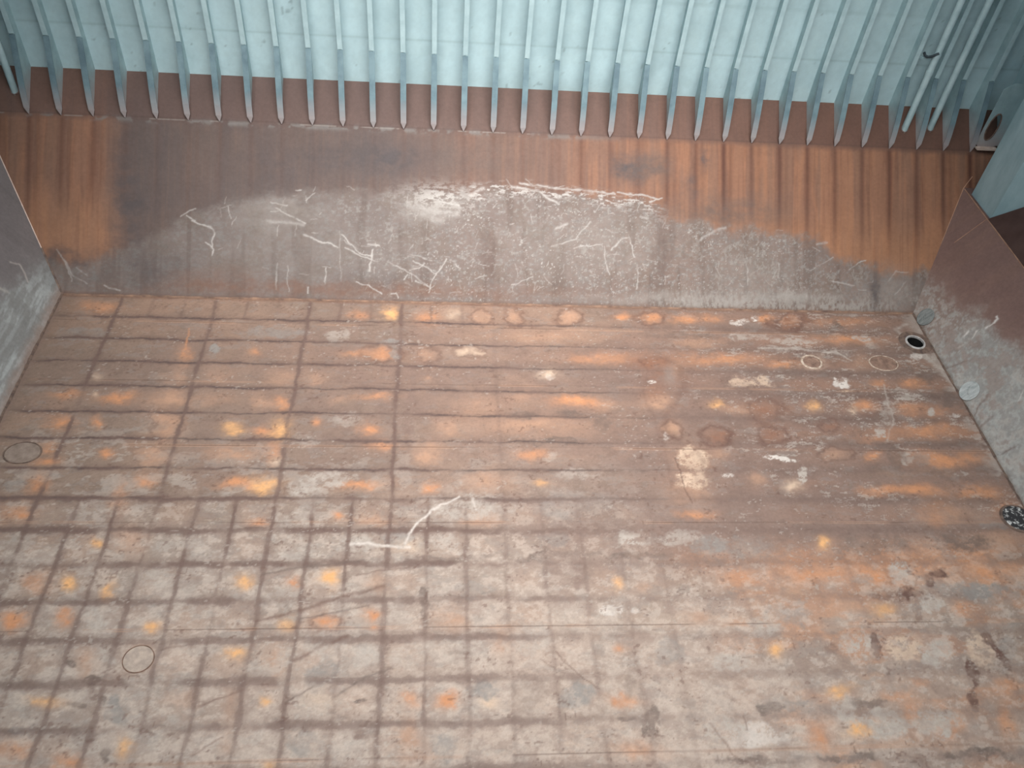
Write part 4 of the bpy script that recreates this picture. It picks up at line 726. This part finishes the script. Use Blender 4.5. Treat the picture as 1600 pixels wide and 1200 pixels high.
# end plates behind the bulkheads so no stray light comes in
bm = bmesh.new()
quad(bm, (17.45, YN-YK, -.1), (17.45, YK+.05, -.1), (17.45, YK+.05, 16.6), (17.45, YN-YK, 16.6))
struct('wall_right_end', bm, M_far)
bm = bmesh.new()
quad(bm, (-11.6, YN-YK, -.1), (-11.6, YK+.05, -.1), (-11.6, YK+.05, 16.6), (-11.6, YN-YK, 16.6))
struct('wall_left_end', bm, M_far)

# ---------------------------------------------------------------- weld beads and fillets
def bead(name, path, r, mat, seed=1, wob=.25):
    pts = []
    for a, b in zip(path[:-1], path[1:]):
        a, b = Vector(a), Vector(b); n = max(2, int((b-a).length/.12))
        for i in range(n): pts.append(a.lerp(b, i/n))
    pts.append(Vector(path[-1]))
    bm = bmesh.new(); tube(bm, pts, r, 6, True, wob, seed)
    return struct(name, bm, mat)
bead('trim_1', [(XL, 0, .0), (XR, 0, .0)], .03, M_seam, 1, .7)
def rc(z): return (XR+RS*z, z*YK/ZK, z)
def lc(z): return (XL-LS*z, z*YK/ZK, z)
bead('trim_2', [rc(1.35), rc(2.45)], .012, M_beadrust, 2)
bead('trim_3', [lc(.8), lc(2.45)], .016, M_bead, 3)
bead('trim_4', [(XR+RS*ZS, 2.62, ZS), (XR+RS*ZS, -6, ZS)], .013, M_beadrust, 4)
bead('trim_5', [lc(0), lc(.8)], .03, M_rim, 5)
bead('trim_6', [(XR+.01, .0, 0), (XR+.01, -12, 0)], .03, M_rim, 6, .8)
bead('trim_7', [(XL-.01, .0, 0), (XL-.01, -12, 0)], .04, M_rim, 7, .5)
bead('trim_8', [(XR+RS*1.6, 1.2, 1.6), (XR+RS*2.45, 1.16, 2.45)], .009, M_beadrust, 8)
bead('trim_9', [rc(2.45), (XR+RS*ZS+.25, 2.9, 2.68)], .012, M_beadrust, 9)

# ---------------------------------------------------------------- side frames with brackets
YF, ZE = 3.985, 4.98
def frame_meshes():
    w = bmesh.new(); t = .014
    free = [(YF, 10.98), (YF, ZE), (3.865, 4.68), (3.71, 4.27), (3.59, 3.95), (3.48, 3.60), (3.425, 3.34), (YT-.02, ZT+.02)]
    prof = free+[(YT-.02, ZT-.005), (YK, ZK), (YK, 10.98)]
    add_poly_prism(w, [Vector((-t/2, y, z)) for y, z in prof], Vector((t, 0, 0)))
    # face flange of the frame
    f = bmesh.new(); box(f, (-.062, YF-.016, ZE+.03), (.062, YF, 10.98))
    # bracket flange: follows the free edge and is sniped to a point at the toe
    b = bmesh.new(); hw = [.070, .074, .076, .076, .076, .074, .010]
    L = free[1:]; rows = []
    for (y, z), h in zip(L, hw):
        rows.append([b.verts.new((-h, y, z)), b.verts.new((h, y, z)), b.verts.new((h, y-.016, z-.004)), b.verts.new((-h, y-.016, z-.004))])
    for p, q in zip(rows[:-1], rows[1:]):
        for k in range(4): b.faces.new((p[k], p[(k+1) % 4], q[(k+1) % 4], q[k]))
    b.faces.new(rows[0]); b.faces.new(rows[-1][::-1]); bmesh.ops.recalc_face_normals(b, faces=b.faces[:])
    return w, f, b
ORD = ['first','second','third','fourth','fifth','sixth','seventh','eighth','ninth','tenth','eleventh','twelfth','thirteenth','fourteenth','fifteenth','sixteenth','seventeenth']
def frame_label(i):
    if i == 0: return 'teal side frame with pointed bracket, first at the left end beside the short pipe'
    if i <= 15: return 'teal side frame with pointed bracket, %s from the left end of the row' % ORD[i]
    if i == 16: return 'teal side frame with pointed bracket, middle of the row, seventeenth from the left end'
    j = 32-i
    if j == 0: return 'last teal side frame at the right end, beside the plate with an oval hole'
    if j == 2: return 'teal side frame standing between the two vertical pipes, third from the right end'
    if j == 1: return 'teal side frame just right of the right-hand pipe, second from the right end'
    if j == 3: return 'teal side frame just left of the two pipes, carrying the pipe clamp, fourth from right'
    return 'teal side frame with pointed bracket, %s from the right end of the row' % ORD[j]
w, f, b = frame_meshes()
root = empty('side_frame', (-12*S, 0, 0), frame_label(0), 'ship frame', 'side frames along the far wall')
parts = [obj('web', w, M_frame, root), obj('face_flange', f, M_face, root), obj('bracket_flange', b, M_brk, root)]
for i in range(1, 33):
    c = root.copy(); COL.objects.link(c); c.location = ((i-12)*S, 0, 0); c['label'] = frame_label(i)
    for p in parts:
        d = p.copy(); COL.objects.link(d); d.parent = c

# ---------------------------------------------------------------- vertical pipes
def pipe(x, y, label, top, collars, tilt=0):
    z0 = y*ZK/YK+.004
    r = empty('sounding_pipe', (x, y, z0), label, 'pipe', 'pipes standing by the side frames')
    bm = bmesh.new(); tube(bm, [(0, 0, q) for q in (0, .005, .01, .5, 3, top-z0)], .09, 20)
    for v in bm.verts:
        if v.co.z < .02: v.co.z += v.co.y*ZK/YK
    obj('pipe_body', bm, M_pipe, r, True)
    bm = bmesh.new(); lathe(bm, [(.092, .0), (.118, .0), (.112, .025), (.092, .03)], (0, 0, 0), (0, -math.sin(HA), math.cos(HA)), 24, closed=True); obj('foot_collar', bm, M_hopring, r)
    for zc in collars:
        bm = bmesh.new(); lathe(bm, [(.0, 0), (.102, 0), (.102, .10), (.0, .10)], (0, 0, zc-z0)); obj('coupling', bm, M_pipe, r)
    return r
p1 = pipe(14.06, 3.86, 'left of the two pale teal vertical pipes, clamped to a side frame', 10.95, [5.15, 5.62])
p2 = pipe(14.82, 3.90, 'right of the two pale teal vertical pipes, ending low among the right frames', 10.95, [6.3])
p3 = pipe(-9.97, 3.86, 'short pale teal pipe end at the far left beside the first frame', 10.95, [])
# clamp from frame to pipe
c = empty('pipe_clamp', (13.8, 3.9, 5.72), 'dark curved clamp holding the left vertical pipe to a side frame', 'pipe clamp')
bm = bmesh.new(); box(bm, (-.14, -.03, -.16), (.19, .03, -.11)); obj('clamp_bracket', bm, M_frame, c)
bm = bmesh.new(); tube(bm, [(-.13, -.03, .02), (-.08, -.06, -.05), (0, -.07, -.08), (.1, -.08, -.06), (.18, -.1, .0), (.24, -.12, .05)], .036, 8); obj('clamp_strap', bm, M_strap, c)

# ---------------------------------------------------------------- plate with an oval hole in the far right corner
c = empty('corner_plate', (16.45, 3.52, 3.27), 'teal corner plate with a dark oval hole, right of the last side frame', 'plate')
bm = bmesh.new()
n = 28; out = [(-.33, .0), (.36, .03), (.42, .6), (.42, 1.9), (-.33, 1.9), (-.33, .6)]
def ray_out(a):
    d = Vector((math.cos(a), math.sin(a))); best = None
    o0 = Vector((-.08, .62)); m = len(out)
    for i in range(m):
        p, q = Vector(out[i]), Vector(out[(i+1) % m]); e = q-p
        den = d.x*e.y-d.y*e.x
        if abs(den) < 1e-9: continue
        w = p-o0; t = (w.x*e.y-w.y*e.x)/den; s = (w.x*d.y-w.y*d.x)/den
        if t > 0 and -1e-6 <= s <= 1+1e-6 and (best is None or t < best): best = t
    return o0+d*best
ri = []; ro = []
for k in range(n):
    a = 2*math.pi*k/n; q = ray_out(a); ro.append(bm.verts.new((q.x, 0, q.y))); ri.append(bm.verts.new((-.08+.15*math.cos(a), 0, .62+.40*math.sin(a))))
ri2 = [bm.verts.new(v.co+Vector((0, .015, 0))) for v in ri]; ro2 = [bm.verts.new(v.co+Vector((0, .015, 0))) for v in ro]
for k in range(n):
    m = (k+1) % n
    bm.faces.new((ri[k], ri[m], ro[m], ro[k])); bm.faces.new((ri2[k], ro2[k], ro2[m], ri2[m])); bm.faces.new((ro[k], ro[m], ro2[m], ro2[k])); bm.faces.new((ri[k], ri2[k], ri2[m], ri[m]))
bmesh.ops.recalc_face_normals(bm, faces=bm.faces[:])
obj('plate', bm, M_frame, c)
bm = bmesh.new(); tube(bm, [(-.08+.15*math.cos(2*math.pi*k/n), -.01, .62+.40*math.sin(2*math.pi*k/n)) for k in range(n+1)], .018, 8); obj('hole_rim', bm, M_rim, c)
bm = bmesh.new(); box(bm, (-.33, -.20, .0), (.30, .0, .02)); obj('ledge', bm, M_bead, c)

# ---------------------------------------------------------------- floor fittings
# open bilge hole: raised bright ring, dark well below
hx, hy, hr = HOLE
c = empty('bilge_well', (hx, hy, 0), 'open black round well with a bright metal rim in the far right corner', 'bilge well')
bm = bmesh.new(); lathe(bm, [(.222, -.02), (.222, .035), (.262, .035), (.275, .0), (.275, -.02)], (0, 0, 0), closed=True); obj('rim', bm, M_steelrim, c, False)
bm = bmesh.new(); lathe(bm, [(.224, .0), (.23, -.5), (.0, -.5)], (0, 0, 0)); 
for fc in [q for q in bm.faces if q.calc_center_median().z > -.01]: bm.faces.remove(fc)
obj('well_wall', bm, M_dark, c)
bm = bmesh.new(); lathe(bm, [(.27, .002), (.27, .012), (.42, .012), (.44, .0), (.44, -.002)], (0, 0, 0), closed=True); obj('doubler_ring', bm, M_rim, c)
def lid(x, y, rad, label, mat):
    t = math.atan2(1, RS); n = Vector((-math.sin(t), 0, math.cos(t)))
    zc = rad*math.sin(t)+.005; xc = XR+RS*zc
    c = empty('round_lid', Vector((xc, y, zc))+n*.012, label, 'lid', 'round lids leaning at the right wall')
    X = Vector((math.cos(t), 0, math.sin(t)))
    bm = bmesh.new(); lathe(bm, [(.0, .0), (rad*.97, .0), (rad, .01), (rad, .028), (rad*.93, .034), (rad*.90, .026), (rad*.3, .026), (.0, .03)], (0, 0, 0), n, 44); obj('disc', bm, mat, c)
    bm = bmesh.new(); p = [n*.03+X*(.10*math.cos(a))*.6+Vector((0, 1, 0))*.09*math.cos(a)+n*(.035*math.sin(a)) for a in [math.pi*k/8 for k in range(9)]]
    tube(bm, p, .008, 8); obj('lid_handle', bm, mat, c)
    return c
lid(0, -.40, .255, 'dull grey round lid leaning on the right wall just behind the open well', M_lid)
lid(0, -3.22, .262, 'pale grey round lid leaning on the right wall, nearer than the open well', M_lid2)
def cover(x, y, rx, ry, label, rim, plate, group=None, kind='manhole_cover', rw=.035, rot=0):
    c = empty(kind, (x, y, 0), label, 'manhole cover', group); c.rotation_euler.z = rot
    bm = bmesh.new(); k = rw/rx
    lathe(bm, [(1-k, -.005), (1-k, .012), (1-k*.6, .018), (1-k*.2, .014), (1, -.005)], (0, 0, 0), n=48, sx=rx, sy=ry, closed=True); obj('rim', bm, rim, c)
    bm = bmesh.new(); lathe(bm, [(0, .006), (1-k*1.4, .006), (1-k*1.2, -.004)], (0, 0, 0), n=48, sx=rx, sy=ry)
    obj('plate', bm, plate, c)
    return c
cover(12.70, -2.02, .40, .29, 'oval flush manhole cover with flaking pale rim, left of the open well', M_crust, M_cover2)
cover(10.74, -2.02, .29, .27, 'round flush manhole cover with flaking pale rim, left of the oval cover', M_crust, M_cover2, rw=.06)
cover(-7.885, -5.25, .40, .31, 'round brown flush manhole cover near the left edge of the floor', M_rim, M_cover, rw=.03)
cover(-3.84-.45, -10.0, .28, .27, 'faint round flush cover with thin dark rim, near left foreground', M_cover2, M_cover3, rw=.016)
# speckled dark bilge grating cut by the right edge of the view
c = empty('bilge_grating', (14.02, -6.95, 0), 'dark bilge grating speckled white, against the right wall at the picture edge', 'grating')
bm = bmesh.new(); lathe(bm, [(0, .012), (1, .012), (1.03, -.01)], (0, 0, 0), n=36, sx=.36, sy=.34); obj('grate', bm, M_bilge, c)
bm = bmesh.new(); lathe(bm, [(.98, -.01), (.98, .03), (1.08, .03), (1.14, -.01)], (0, 0, 0), n=36, sx=.36, sy=.34, closed=True); obj('rim', bm, M_rim, c)
